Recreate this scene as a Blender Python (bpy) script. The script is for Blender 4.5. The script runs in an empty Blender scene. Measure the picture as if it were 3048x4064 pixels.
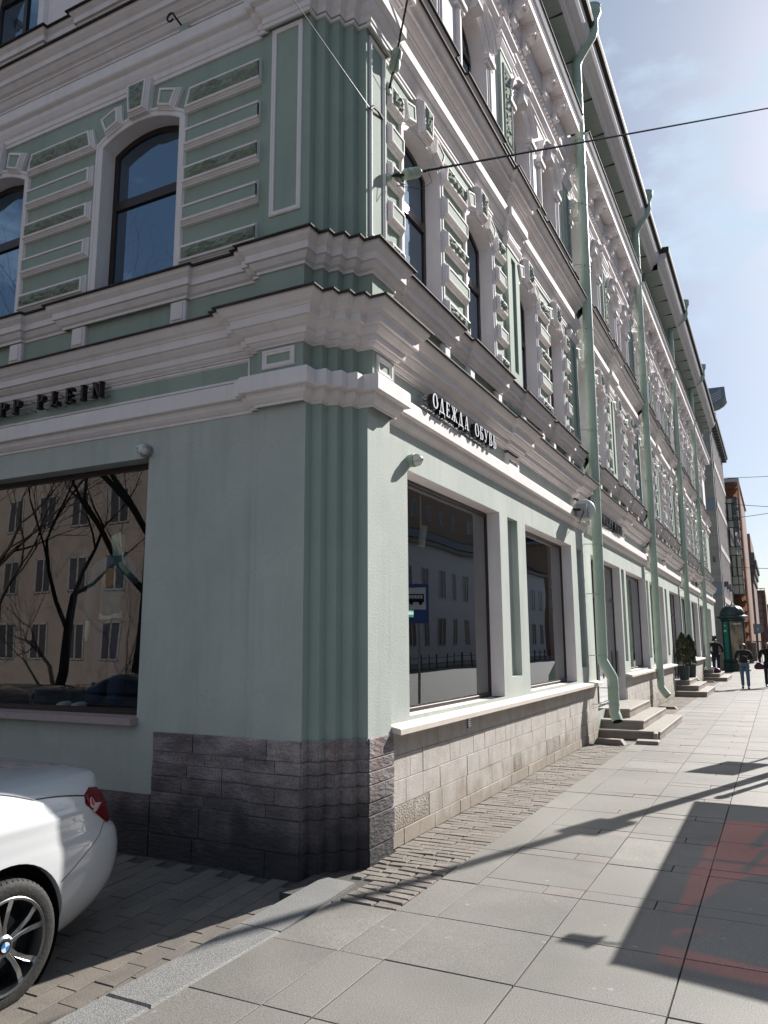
import bpy, bmesh, math, random
from mathutils import Vector, Matrix, noise
rnd = random.Random(11)
sc = bpy.context.scene
col = sc.collection
# ------------------------------------------------------------------ camera
CAM = Vector((2.963, -5.535, 1.7))
YAW, PIT, ROL = math.radians(26.92), math.radians(9.714), math.radians(-0.295)
fw = Vector((-math.sin(YAW)*math.cos(PIT), math.cos(YAW)*math.cos(PIT), math.sin(PIT)))
r0 = fw.cross(Vector((0, 0, 1))).normalized(); u0 = r0.cross(fw)
rt = r0*math.cos(ROL) + u0*math.sin(ROL); up = -r0*math.sin(ROL) + u0*math.cos(ROL)
cd = bpy.data.cameras.new('camera'); cam = bpy.data.objects.new('camera', cd); col.objects.link(cam)
cam.matrix_world = Matrix(((rt.x, up.x, -fw.x, CAM.x), (rt.y, up.y, -fw.y, CAM.y), (rt.z, up.z, -fw.z, CAM.z), (0, 0, 0, 1)))
cd.sensor_fit = 'VERTICAL'; cd.sensor_height = 36; cd.lens = 26.85; cd.clip_end = 2000; cd.clip_start = .05
sc.camera = cam
# ------------------------------------------------------------------ light
AZ, EL = math.radians(20.5), math.radians(33.0)
SUNV = Vector((math.sin(AZ)*math.cos(EL), math.cos(AZ)*math.cos(EL), math.sin(EL)))
w = bpy.data.worlds.new('World'); sc.world = w; w.use_nodes = True
nt = w.node_tree; bg = nt.nodes['Background']
sky = nt.nodes.new('ShaderNodeTexSky'); sky.sky_type = 'NISHITA'; sky.sun_disc = False
sky.sun_elevation = EL; sky.sun_rotation = AZ; sky.air_density = .9; sky.dust_density = 1.3; sky.ozone_density = 3.0
bg.inputs[1].default_value = .05
# thin white clouds mixed over the sky by direction
tc = nt.nodes.new('ShaderNodeTexCoord'); mp = nt.nodes.new('ShaderNodeMapping'); mp.inputs['Scale'].default_value = (2.2, 2.2, 5.0)
mp.inputs['Location'].default_value = (.3, .8, .55)
nz = nt.nodes.new('ShaderNodeTexNoise'); nz.inputs['Scale'].default_value = 2.4; nz.inputs['Detail'].default_value = 8; nz.inputs['Roughness'].default_value = .58
cr = nt.nodes.new('ShaderNodeValToRGB'); cr.color_ramp.elements[0].position = .53; cr.color_ramp.elements[0].color = (.24, .24, .24, 1)
cr.color_ramp.elements[1].position = .68; cr.color_ramp.elements[1].color = (.95, .95, .95, 1)
mx = nt.nodes.new('ShaderNodeMix'); mx.data_type = 'RGBA'; mx.inputs[7].default_value = (6.6, 8.2, 10.0, 1)
nt.links.new(tc.outputs['Generated'], mp.inputs[0]); nt.links.new(mp.outputs[0], nz.inputs['Vector']); nt.links.new(nz.outputs['Fac'], cr.inputs[0])
nt.links.new(cr.outputs[0], mx.inputs[0]); nt.links.new(sky.outputs[0], mx.inputs[6]); nt.links.new(mx.outputs[2], bg.inputs[0])
sl = bpy.data.lights.new('sun', 'SUN'); sl.energy = 5.0; sl.angle = math.radians(.53); sl.color = (1, .965, .91)
sun = bpy.data.objects.new('sun', sl); col.objects.link(sun); sun.location = SUNV*60
sun.rotation_euler = SUNV.to_track_quat('Z', 'Y').to_euler()
vs = sc.view_settings; vs.view_transform = 'Standard'; vs.look = 'None'; vs.gamma = 1; vs.use_curve_mapping = False; vs.exposure = .93
# ------------------------------------------------------------------ materials
def _n(t, k, **kw):
    n = t.nodes.new(k)
    for a, b in kw.items(): setattr(n, a, b)
    return n
def mat(name, c1, c2=None, scale=4., rough=.8, bump=0., bscale=60., detail=5., metal=0., spec=.4, fine=0., fscale=300., coat=0., stretch=None, vor=0., vscale=30., streak=0., streak_col=None, bdist=.01, dirt=None, spots=False, cracks=0):
    m = bpy.data.materials.new(name); m.use_nodes = True; t = m.node_tree; b = t.nodes['Principled BSDF']
    b.inputs['Roughness'].default_value = rough; b.inputs['Metallic'].default_value = metal
    b.inputs['Specular IOR Level'].default_value = spec; b.inputs['Coat Weight'].default_value = coat; b.inputs['Coat Roughness'].default_value = .04
    if c2 is None and not bump and not fine:
        b.inputs['Base Color'].default_value = (*c1, 1); return m
    tc = _n(t, 'ShaderNodeTexCoord'); src = tc.outputs['Object']
    geo = _n(t, 'ShaderNodeNewGeometry'); src = geo.outputs['Position']
    if stretch:
        mp = _n(t, 'ShaderNodeMapping'); mp.inputs['Scale'].default_value = stretch; t.links.new(src, mp.inputs[0]); src2 = mp.outputs[0]
    else: src2 = src
    n1 = _n(t, 'ShaderNodeTexNoise'); n1.inputs['Scale'].default_value = scale; n1.inputs['Detail'].default_value = detail; n1.inputs['Roughness'].default_value = .65
    t.links.new(src2, n1.inputs['Vector'])
    rp = _n(t, 'ShaderNodeMapRange'); rp.inputs[1].default_value = .32; rp.inputs[2].default_value = .68; t.links.new(n1.outputs['Fac'], rp.inputs[0])
    mx = _n(t, 'ShaderNodeMix', data_type='RGBA'); mx.inputs[6].default_value = (*c1, 1); mx.inputs[7].default_value = (*(c2 or c1), 1)
    t.links.new(rp.outputs[0], mx.inputs[0]); out = mx.outputs[2]
    if fine:
        n2 = _n(t, 'ShaderNodeTexNoise'); n2.inputs['Scale'].default_value = fscale; n2.inputs['Detail'].default_value = 2; t.links.new(src, n2.inputs['Vector'])
        r2 = _n(t, 'ShaderNodeMapRange'); r2.inputs[1].default_value = .3; r2.inputs[2].default_value = .7; r2.inputs[3].default_value = 1-fine; r2.inputs[4].default_value = 1+fine
        t.links.new(n2.outputs['Fac'], r2.inputs[0])
        m2 = _n(t, 'ShaderNodeMix', data_type='RGBA', blend_type='MULTIPLY'); m2.inputs[0].default_value = 1
        t.links.new(out, m2.inputs[6]); t.links.new(r2.outputs[0], m2.inputs[7]); out = m2.outputs[2]
    if streak:   # rain streaks and stains running down
        mp3 = _n(t, 'ShaderNodeMapping'); mp3.inputs['Scale'].default_value = (5, 5, .5); t.links.new(src, mp3.inputs[0])
        n3 = _n(t, 'ShaderNodeTexNoise'); n3.inputs['Scale'].default_value = 1.6; n3.inputs['Detail'].default_value = 6; t.links.new(mp3.outputs[0], n3.inputs['Vector'])
        r3 = _n(t, 'ShaderNodeMapRange'); r3.inputs[1].default_value = .52; r3.inputs[2].default_value = .78; r3.inputs[4].default_value = streak; t.links.new(n3.outputs['Fac'], r3.inputs[0])
        m3 = _n(t, 'ShaderNodeMix', data_type='RGBA'); m3.inputs[7].default_value = (*(streak_col or (.2, .2, .18)), 1)
        t.links.new(r3.outputs[0], m3.inputs[0]); t.links.new(out, m3.inputs[6]); out = m3.outputs[2]
    if cracks:
        n7 = _n(t, 'ShaderNodeTexNoise'); n7.inputs['Scale'].default_value = 3; n7.inputs['Detail'].default_value = 5; t.links.new(src, n7.inputs['Vector'])
        v7 = _n(t, 'ShaderNodeVectorMath', operation='MULTIPLY_ADD'); v7.inputs[1].default_value = (.5, .5, .5); t.links.new(n7.outputs['Color'], v7.inputs[0]); t.links.new(src, v7.inputs[2])
        w7 = _n(t, 'ShaderNodeTexVoronoi', feature='DISTANCE_TO_EDGE'); w7.inputs['Scale'].default_value = .7; t.links.new(v7.outputs[0], w7.inputs['Vector'])
        r7 = _n(t, 'ShaderNodeMapRange'); r7.inputs[1].default_value = .0; r7.inputs[2].default_value = .004; r7.inputs[3].default_value = cracks; r7.inputs[4].default_value = 0; t.links.new(w7.outputs['Distance'], r7.inputs[0])
        k7 = _n(t, 'ShaderNodeTexNoise'); k7.inputs['Scale'].default_value = .9; t.links.new(src, k7.inputs['Vector'])
        q7 = _n(t, 'ShaderNodeMapRange'); q7.inputs[1].default_value = .5; q7.inputs[2].default_value = .58; t.links.new(k7.outputs['Fac'], q7.inputs[0])
        x7 = _n(t, 'ShaderNodeMath', operation='MULTIPLY'); t.links.new(r7.outputs[0], x7.inputs[0]); t.links.new(q7.outputs[0], x7.inputs[1])
        m7 = _n(t, 'ShaderNodeMix', data_type='RGBA'); m7.inputs[7].default_value = (.20, .22, .20, 1); t.links.new(x7.outputs[0], m7.inputs[0]); t.links.new(out, m7.inputs[6]); out = m7.outputs[2]
        v8 = _n(t, 'ShaderNodeTexVoronoi', distance='CHEBYCHEV'); v8.inputs['Scale'].default_value = .62; t.links.new(v7.outputs[0], v8.inputs['Vector'])
        r8 = _n(t, 'ShaderNodeMapRange'); r8.inputs[3].default_value = .955; r8.inputs[4].default_value = 1.035; t.links.new(v8.outputs['Color'], r8.inputs[0])
        m8 = _n(t, 'ShaderNodeMix', data_type='RGBA', blend_type='MULTIPLY'); m8.inputs[0].default_value = 1; t.links.new(out, m8.inputs[6]); t.links.new(r8.outputs[0], m8.inputs[7]); out = m8.outputs[2]
    if dirt:     # a splash zone of grime near the ground, with a ragged edge
        sx = _n(t, 'ShaderNodeSeparateXYZ'); t.links.new(src, sx.inputs[0])
        n4 = _n(t, 'ShaderNodeTexNoise'); n4.inputs['Scale'].default_value = 3.5; n4.inputs['Detail'].default_value = 6; t.links.new(src, n4.inputs['Vector'])
        a4 = _n(t, 'ShaderNodeMath', operation='MULTIPLY_ADD'); a4.inputs[1].default_value = .9; a4.inputs[2].default_value = -.45; t.links.new(n4.outputs['Fac'], a4.inputs[0])
        b4 = _n(t, 'ShaderNodeMath', operation='ADD'); t.links.new(sx.outputs[2], b4.inputs[0]); t.links.new(a4.outputs[0], b4.inputs[1])
        r4 = _n(t, 'ShaderNodeMapRange'); r4.inputs[1].default_value = dirt[0]; r4.inputs[2].default_value = dirt[1]; r4.inputs[3].default_value = dirt[3]; r4.inputs[4].default_value = 0; t.links.new(b4.outputs[0], r4.inputs[0])
        m4 = _n(t, 'ShaderNodeMix', data_type='RGBA'); m4.inputs[7].default_value = (*dirt[2], 1); t.links.new(r4.outputs[0], m4.inputs[0]); t.links.new(out, m4.inputs[6]); out = m4.outputs[2]
    if spots:
        vo = _n(t, 'ShaderNodeTexVoronoi'); vo.inputs['Scale'].default_value = 4.3; t.links.new(src, vo.inputs['Vector'])
        r5 = _n(t, 'ShaderNodeMapRange'); r5.inputs[1].default_value = .055; r5.inputs[2].default_value = .075; r5.inputs[3].default_value = .55; r5.inputs[4].default_value = 0; t.links.new(vo.outputs['Distance'], r5.inputs[0])
        m5 = _n(t, 'ShaderNodeMix', data_type='RGBA'); m5.inputs[7].default_value = (.33, .325, .31, 1); t.links.new(r5.outputs[0], m5.inputs[0]); t.links.new(out, m5.inputs[6])
        n6 = _n(t, 'ShaderNodeTexNoise'); n6.inputs['Scale'].default_value = .8; n6.inputs['Detail'].default_value = 7; t.links.new(src, n6.inputs['Vector'])
        r6 = _n(t, 'ShaderNodeMapRange'); r6.inputs[1].default_value = .35; r6.inputs[2].default_value = .7; r6.inputs[3].default_value = 1.12; r6.inputs[4].default_value = .80; t.links.new(n6.outputs['Fac'], r6.inputs[0])
        m6 = _n(t, 'ShaderNodeMix', data_type='RGBA', blend_type='MULTIPLY'); m6.inputs[0].default_value = 1; t.links.new(m5.outputs[2], m6.inputs[6]); t.links.new(r6.outputs[0], m6.inputs[7]); out = m6.outputs[2]
    t.links.new(out, b.inputs['Base Color'])
    if bump:
        if vor:
            nb = _n(t, 'ShaderNodeTexVoronoi'); nb.inputs['Scale'].default_value = vscale; hb = nb.outputs['Distance']
        else:
            nb = _n(t, 'ShaderNodeTexNoise'); nb.inputs['Scale'].default_value = bscale; nb.inputs['Detail'].default_value = 6; hb = nb.outputs['Fac']
        t.links.new(src2, nb.inputs['Vector'])
        bp = _n(t, 'ShaderNodeBump'); bp.inputs['Strength'].default_value = bump; bp.inputs['Distance'].default_value = bdist
        t.links.new(hb, bp.inputs['Height']); t.links.new(bp.outputs[0], b.inputs['Normal'])
    return m
def glass(name, tint, ior=2.3, alpha=.9, dark=None, gc=(.95, .97, 1)):
    m = bpy.data.materials.new(name); m.use_nodes = True; t = m.node_tree; t.nodes.remove(t.nodes['Principled BSDF'])
    o = t.nodes['Material Output']; g = _n(t, 'ShaderNodeBsdfGlossy'); g.inputs['Roughness'].default_value = 0.0; g.inputs['Color'].default_value = (*gc, 1)
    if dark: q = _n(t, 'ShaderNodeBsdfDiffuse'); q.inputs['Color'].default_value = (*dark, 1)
    else: q = _n(t, 'ShaderNodeBsdfTransparent'); q.inputs['Color'].default_value = (*tint, 1)
    fr = _n(t, 'ShaderNodeFresnel'); fr.inputs['IOR'].default_value = ior
    # the fresnel node swaps the ior on back faces: keep the reflectance the same from both sides
    ge = _n(t, 'ShaderNodeNewGeometry'); lw = _n(t, 'ShaderNodeLayerWeight'); 
    f0 = ((ior-1)/(ior+1))**2
    pw = _n(t, 'ShaderNodeMath', operation='POWER'); pw.inputs[1].default_value = 5.0
    lw.inputs['Blend'].default_value = .5
    t.nodes.remove(fr)
    t.links.new(lw.outputs['Facing'], pw.inputs[0])
    mr = _n(t, 'ShaderNodeMapRange'); mr.inputs[3].default_value = f0; mr.inputs[4].default_value = 1.0; t.links.new(pw.outputs[0], mr.inputs[0])
    nn = _n(t, 'ShaderNodeTexNoise'); nn.inputs['Scale'].default_value = .9; nn.inputs['Detail'].default_value = 1; t.links.new(ge.outputs['Position'], nn.inputs['Vector'])
    bp = _n(t, 'ShaderNodeBump'); bp.inputs['Strength'].default_value = .05; bp.inputs['Distance'].default_value = .05; t.links.new(nn.outputs['Fac'], bp.inputs['Height']); t.links.new(bp.outputs[0], g.inputs['Normal'])
    ms = _n(t, 'ShaderNodeMixShader'); t.links.new(mr.outputs[0], ms.inputs[0]); t.links.new(q.outputs[0], ms.inputs[1]); t.links.new(g.outputs[0], ms.inputs[2]); t.links.new(ms.outputs[0], o.inputs[0])
    return m
M = {}
M['pale'] = mat('pale_plaster', (.385, .425, .395), (.465, .50, .46), .9, .85, .3, 60, detail=9, fine=.05, fscale=120, streak=.6, streak_col=(.33, .375, .345), cracks=.22, dirt=(.35, 1.25, (.30, .325, .295), .35))
M['rib'] = mat('green_ribs', (.29, .365, .32), (.345, .42, .37), 1.0, .85, .3, 80, fine=.05, streak=.4, streak_col=(.26, .32, .28))
M['redstone2'] = mat('pale_pink_limestone', (.19, .165, .17), (.47, .41, .395), 3.2, .9, .9, 18, detail=9, fine=.3, fscale=70, stretch=(.8, .8, 2.2), bdist=.02, streak=.5, streak_col=(.28, .13, .11), dirt=(.15, .95, (.035, .033, .038), .95))
M['green'] = mat('green_plaster', (.27, .335, .285), (.32, .385, .33), 1.2, .85, .3, 80, fine=.05, streak=.4, streak_col=(.22, .27, .23))
M['trim'] = mat('white_trim', (.73, .675, .67), (.80, .75, .745), 2.5, .8, .25, 70, fine=.04, streak=.45, streak_col=(.57, .53, .525))
M['rough'] = mat('rough_green_stucco', (.23, .28, .225), (.30, .35, .29), 30, .9, .8, 90, fine=.2, fscale=160, bdist=.02)
M['frame'] = mat('dark_brown_frame', (.022, .012, .012), (.03, .018, .016), 10, .35)
M['flash'] = mat('dark_sheet_metal', (.03, .026, .025), (.075, .062, .058), 6, .75, .3, 12, spec=.2)
M['plinth'] = mat('limestone', (.40, .37, .34), (.52, .48, .45), 5, .85, .5, 70, fine=.12, fscale=120, streak=.35, streak_col=(.30, .26, .22), dirt=(.05, .42, (.25, .20, .15), .7))
M['plinth2'] = mat('limestone_worn', (.33, .30, .27), (.44, .40, .36), 14, .9, 1.0, 60, fine=.25, fscale=90, bdist=.03, dirt=(.05, .35, (.22, .17, .13), .7))
M['redstone'] = mat('old_pink_limestone', (.125, .112, .118), (.42, .365, .355), 2.6, .9, .9, 18, detail=9, fine=.3, fscale=70, stretch=(.8, .8, 2.2), bdist=.02, streak=.6, streak_col=(.25, .12, .10), dirt=(.15, .95, (.035, .033, .038), .95))
M['sill'] = mat('beige_sill_stone', (.60, .53, .47), (.66, .59, .53), 6, .5, fine=.05)
M['redsill'] = mat('pink_granite_sill', (.35, .27, .26), (.42, .33, .32), 20, .5, fine=.15)
M['granite'] = mat('grey_granite_slab', (.165, .156, .141), (.205, .193, .174), 1.6, .6, .35, 150, fine=.42, fscale=150, bdist=.004, spots=True)
M['granite2'] = mat('pinkish_granite_slab', (.185, .16, .145), (.215, .185, .168), 2, .6, .3, 150, fine=.42, fscale=150, bdist=.004, spots=True)
M['granite3'] = mat('light_granite_slab', (.18, .17, .154), (.222, .208, .188), 2, .6, .3, 150, fine=.42, fscale=150, bdist=.004, spots=True)
M['kerb'] = mat('kerb_granite', (.165, .162, .158), (.21, .205, .198), 2, .75, .6, 140, fine=.45, fscale=130, bdist=.008)
M['joint'] = mat('joint_sand', (.06, .055, .05), (.10, .09, .08), 20, .95, .5, 80)
M['cobble'] = mat('grey_paver', (.165, .145, .125), (.23, .20, .172), 7, .85, .7, 90, fine=.25, fscale=120, bdist=.01)
M['cobble2'] = mat('brown_paver', (.14, .122, .108), (.20, .175, .152), 9, .85, .7, 90, fine=.25, fscale=120, bdist=.01)
M['paver'] = mat('street_paver', (.15, .13, .11), (.20, .172, .145), 5, .85, .5, 120, fine=.22, fscale=170, bdist=.006)
M['paver2'] = mat('street_paver_dark', (.13, .115, .10), (.175, .152, .13), 5, .85, .5, 120, fine=.22, fscale=170, bdist=.006)
M['step'] = mat('step_granite', (.25, .22, .195), (.31, .275, .24), 5, .6, fine=.2, fscale=260)
M['riser'] = mat('step_riser', (.22, .185, .16), (.28, .235, .20), 5, .7, fine=.25, fscale=200)
M['pipe'] = mat('pale_green_pipe', (.40, .50, .41), (.46, .555, .465), 3, .45, .1, 30, fine=.04, streak=.3, streak_col=(.27, .34, .27))
M['inside'] = mat('dark_interior', (.035, .038, .04), (.05, .05, .05), 2, .9)
M['pipein'] = mat('pipe_inside', (.02, .02, .02))
M['glassL'] = glass('side_glass', (.74, .80, .78), 1.95)
M['granite4'] = mat('dark_granite_slab', (.152, .144, .131), (.19, .179, .162), 1.3, .6, .35, 150, fine=.42, fscale=150, bdist=.004, spots=True)
M['glass'] = glass('shop_glass', (.74, .80, .78), 2.75)
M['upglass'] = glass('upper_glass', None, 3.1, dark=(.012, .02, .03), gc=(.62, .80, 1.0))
M['asphalt'] = mat('asphalt', (.085, .084, .083), (.115, .112, .108), 2, .85, .4, 200, fine=.3, fscale=250)
M['black'] = mat('black_sign', (.008, .008, .009), rough=.35)
M['whiteface'] = mat('sign_face', (.75, .77, .82), rough=.3)
M['iron'] = mat('dark_iron', (.02, .018, .017), (.045, .035, .03), 20, .6, metal=.3)
M['insul'] = mat('painted_insulator', (.38, .45, .36), (.30, .36, .28), 12, .5)
M['steelgrey'] = mat('grey_metal', (.25, .26, .27), (.30, .31, .32), 5, .4, metal=.4)
M['whiteplastic'] = mat('white_plastic', (.62, .62, .60), (.70, .69, .66), 8, .45)
M['blue'] = mat('blue_plate', (.05, .10, .32), rough=.4)
# ------------------------------------------------------------------ mesh helpers
class MB:
    def __init__(s): s.v = []; s.f = []
    def add(s, vs, fs):
        o = len(s.v); s.v += [tuple(p) for p in vs]; s.f += [tuple(i+o for i in f) for f in fs]
    def box(s, x0, x1, y0, y1, z0, z1, F=None):
        p = [(x0, y0, z0), (x1, y0, z0), (x1, y1, z0), (x0, y1, z0), (x0, y0, z1), (x1, y0, z1), (x1, y1, z1), (x0, y1, z1)]
        if F: p = [F(*q) for q in p]
        s.add(p, [(0, 3, 2, 1), (4, 5, 6, 7), (0, 1, 5, 4), (1, 2, 6, 5), (2, 3, 7, 6), (3, 0, 4, 7)])
    def bbox(s, x0, x1, y0, y1, z0, z1, b=.004, j=0):
        # slab with a small chamfer round its top, bottom left open
        q = lambda k: [(x0+k, y0+k), (x1-k, y0+k), (x1-k, y1-k), (x0+k, y1-k)]
        jj = [(rnd.uniform(-j, j), rnd.uniform(-j, j), rnd.uniform(-j, j)*.6) for _ in range(4)]
        A = [(a+jj[i][0], c+jj[i][1], z0) for i, (a, c) in enumerate(q(0))]
        B = [(a+jj[i][0], c+jj[i][1], z1-b+jj[i][2]) for i, (a, c) in enumerate(q(0))]
        Cc = [(a+jj[i][0], c+jj[i][1], z1+jj[i][2]) for i, (a, c) in enumerate(q(b))]
        f = [(8, 9, 10, 11)]
        for i in range(4):
            k = (i+1) % 4; f += [(i, k, 4+k, 4+i), (4+i, 4+k, 8+k, 8+i)]
        s.add(A+B+Cc, f)
    def tube(s, pts, rad, n=12, caps=True):
        pts = [Vector(p) for p in pts]; rr = rad if isinstance(rad, (list, tuple)) else [rad]*len(pts)
        ring = []; prev = None
        for i, p in enumerate(pts):
            a = pts[max(i-1, 0)]; b = pts[min(i+1, len(pts)-1)]; t = (b-a).normalized()
            if prev is None:
                h = Vector((0, 0, 1)) if abs(t.z) < .9 else Vector((1, 0, 0)); e1 = t.cross(h).normalized()
            else: e1 = (prev - t*prev.dot(t)).normalized()
            prev = e1; e2 = t.cross(e1); k = rr[i]
            if 0 < i < len(pts)-1:
                c = (pts[i]-pts[i-1]).normalized().dot((pts[i+1]-pts[i]).normalized()); 
            ring.append([p + (e1*math.cos(2*math.pi*j/n) + e2*math.sin(2*math.pi*j/n))*k for j in range(n)])
        V = [q for r in ring for q in r]; f = []
        for i in range(len(pts)-1):
            for j in range(n): f.append((i*n+j, i*n+(j+1) % n, (i+1)*n+(j+1) % n, (i+1)*n+j))
        if caps: f.append(tuple(range(n))[::-1]); f.append(tuple((len(pts)-1)*n+j for j in range(n)))
        s.add(V, f)
    def lathe(s, prof, n=20, at=(0, 0, 0), axis='z'):
        V = []; f = []
        for r, z in prof:
            for j in range(n):
                a = 2*math.pi*j/n; c, d = r*math.cos(a), r*math.sin(a)
                V.append({'z': (at[0]+c, at[1]+d, at[2]+z), 'x': (at[0]+z, at[1]+c, at[2]+d), 'y': (at[0]+c, at[1]+z, at[2]+d)}[axis])
        for i in range(len(prof)-1):
            for j in range(n): f.append((i*n+j, i*n+(j+1) % n, (i+1)*n+(j+1) % n, (i+1)*n+j))
        s.add(V, f)
    def prism(s, poly, h0, h1, F):   # F(u, h, w): extrudes a (u, w) polygon along h
        n = len(poly); V = [F(a, h0, b) for a, b in poly] + [F(a, h1, b) for a, b in poly]
        s.add(V, [tuple(range(n))[::-1], tuple(range(n, 2*n))] + [(i, (i+1) % n, n+(i+1) % n, n+i) for i in range(n)])
    def mesh(s, name, smooth=False, fix=True):
        me = bpy.data.meshes.new(name); me.from_pydata(s.v, [], s.f); me.update()
        if fix:
            b = bmesh.new(); b.from_mesh(me); bmesh.ops.recalc_face_normals(b, faces=b.faces); b.to_mesh(me); b.free()
        if smooth: me.polygons.foreach_set('use_smooth', [True]*len(me.polygons))
        return me
    def build(s, name, m, parent=None, smooth=False, **kw):
        return link(s.mesh(name, smooth), name, m, parent, **kw)
def link(me, name, m, parent=None, loc=(0, 0, 0), label=None, cat=None, group=None, kind=None, rot=None):
    o = bpy.data.objects.new(name, me); col.objects.link(o); o.location = loc
    if rot: o.rotation_euler = rot
    if m is not None:
        mm = M[m] if isinstance(m, str) else m
        if not me.materials: me.materials.append(mm)
    if parent: o.parent = parent
    tag(o, label, cat, group, kind); return o
def tag(o, label=None, cat=None, group=None, kind=None):
    if label: o['label'] = label
    if cat: o['category'] = cat
    if group: o['group'] = group
    if kind: o['kind'] = kind
    return o
def thing(name, label, cat, loc=(0, 0, 0), group=None, rz=0):
    o = bpy.data.objects.new(name, None); col.objects.link(o); o.location = loc; o.rotation_euler = (0, 0, rz); o.empty_display_size = .2
    return tag(o, label, cat, group)
def structure(name):
    o = bpy.data.objects.new(name, None); col.objects.link(o); o['kind'] = 'structure'; return o
def autosmooth(o, ang=35):
    me = o.data; me.polygons.foreach_set('use_smooth', [True]*len(me.polygons))
    b = bmesh.new(); b.from_mesh(me)
    for e in b.edges:
        if len(e.link_faces) == 2: e.smooth = e.calc_face_angle(0) < math.radians(ang)
        else: e.smooth = False
    b.to_mesh(me); b.free(); return o
FR = lambda u, d, z: (-.05+d, u, z)          # street facade: u runs along +Y, d outward
FL = lambda u, d, z: (u, -.33-d, z)          # side facade: u runs along +X, d outward
def inset(poly, t):
    n = len(poly); out = []
    area = sum(poly[i][0]*poly[(i+1) % n][1]-poly[(i+1) % n][0]*poly[i][1] for i in range(n)); sg = 1 if area > 0 else -1
    L = []
    for i in range(n):
        (x0, y0), (x1, y1) = poly[i], poly[(i+1) % n]; l = math.hypot(x1-x0, y1-y0) or 1e-9
        nx, ny = -(y1-y0)/l*sg, (x1-x0)/l*sg; L.append((x0+nx*t, y0+ny*t, (x1-x0)/l, (y1-y0)/l))
    for i in range(n):
        a = L[i-1]; b = L[i]; dt = a[2]*b[3]-a[3]*b[2]
        if abs(dt) < 1e-6: out.append((b[0], b[1])); continue
        k = ((b[0]-a[0])*b[3]-(b[1]-a[1])*b[2])/dt; out.append((a[0]+a[2]*k, a[1]+a[3]*k))
    return out
def rings(mb, F, poly, steps, fill=False, skip=()):
    n = len(poly); V = []; f = []
    for t, d in steps: V += [F(a, d, b) for a, b in inset(poly, t)]
    for i in range(len(steps)-1):
        for j in range(n):
            if j in skip: continue
            f.append((i*n+j, i*n+(j+1) % n, (i+1)*n+(j+1) % n, (i+1)*n+j))
    if fill: f.append(tuple((len(steps)-1)*n+j for j in range(n)))
    mb.add(V, f)
def wall(mb, F, u0, u1, z0, z1, holes, d=0):
    us = sorted({u0, u1, *[h[0] for h in holes], *[h[1] for h in holes]}); zs = sorted({z0, z1, *[h[2] for h in holes], *[h[3] for h in holes]})
    us = [q for q in us if u0 <= q <= u1]; zs = [q for q in zs if z0 <= q <= z1]
    for a, b in zip(us, us[1:]):
        for c, e in zip(zs, zs[1:]):
            if any(h[0] <= (a+b)/2 <= h[1] and h[2] <= (c+e)/2 <= h[3] for h in holes): continue
            mb.add([F(a, d, c), F(b, d, c), F(b, d, e), F(a, d, e)], [(0, 1, 2, 3)])
def sweep(mb, path, prof, caps=True):
    n = len(path); nor = []
    for (x0, y0), (x1, y1) in zip(path, path[1:]):
        l = math.hypot(x1-x0, y1-y0); nor.append(((y1-y0)/l, -(x1-x0)/l))
    off = []
    for i in range(n):
        if i == 0: off.append(nor[0])
        elif i == n-1: off.append(nor[-1])
        else:
            a, b = nor[i-1], nor[i]; k = 1+a[0]*b[0]+a[1]*b[1]
            off.append(((a[0]+b[0])/k, (a[1]+b[1])/k) if k > .05 else b)
    m = len(prof); V = [(path[i][0]+off[i][0]*d, path[i][1]+off[i][1]*d, z) for i in range(n) for d, z in prof]
    f = [(i*m+j, i*m+j+1, (i+1)*m+j+1, (i+1)*m+j) for i in range(n-1) for j in range(m-1)]
    if caps: f += [tuple(range(m)), tuple((n-1)*m+j for j in range(m))[::-1]]
    mb.add(V, f)
_cache = {}
def inst(key, name, m, parent, loc, fn, smooth=False, auto=None, **kw):
    me = _cache.get(key)
    if me is None:
        b = MB(); fn(b); me = b.mesh(name, smooth); _cache[key] = me
        o = link(me, name, m, parent, loc, **kw)
        if auto: autosmooth(o, auto)
        return o
    return link(me, name, m, parent, loc, **kw)
# ================================================================== THE GREEN CORNER BUILDING
B = thing('corner_building', 'long pale green corner building with white mouldings and arched windows', 'building')
YE = 40.4; XL = -9.0
PIPES = [8.62, 15.95, 24.1, 31.8]
PL = [4.18, 7.88, 11.58, 15.28, 18.98, 22.68, 26.38, 30.08, 33.78, 37.48]      # left edge of each upper pilaster
PW = .54
OPN = [(.89, 3.62, 0), (4.73, 7.42, 0), (8.95, 11.95, 1), (12.7, 15.6, 0), (16.4, 19.2, 0), (20.7, 23.4, 1), (24.1, 26.8, 0), (27.8, 30.5, 0), (31.6, 34.2, 1), (35.2, 38.0, 0)]
SLOT = [(3.94, 4.37), (7.82, 8.2), (12.1, 12.46), (15.75, 16.15), (19.55, 20.0), (23.55, 23.95), (27.1, 27.5), (30.85, 31.25), (34.5, 34.9)]
ZB, ZT = 1.05, 3.32
S = .095
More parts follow.
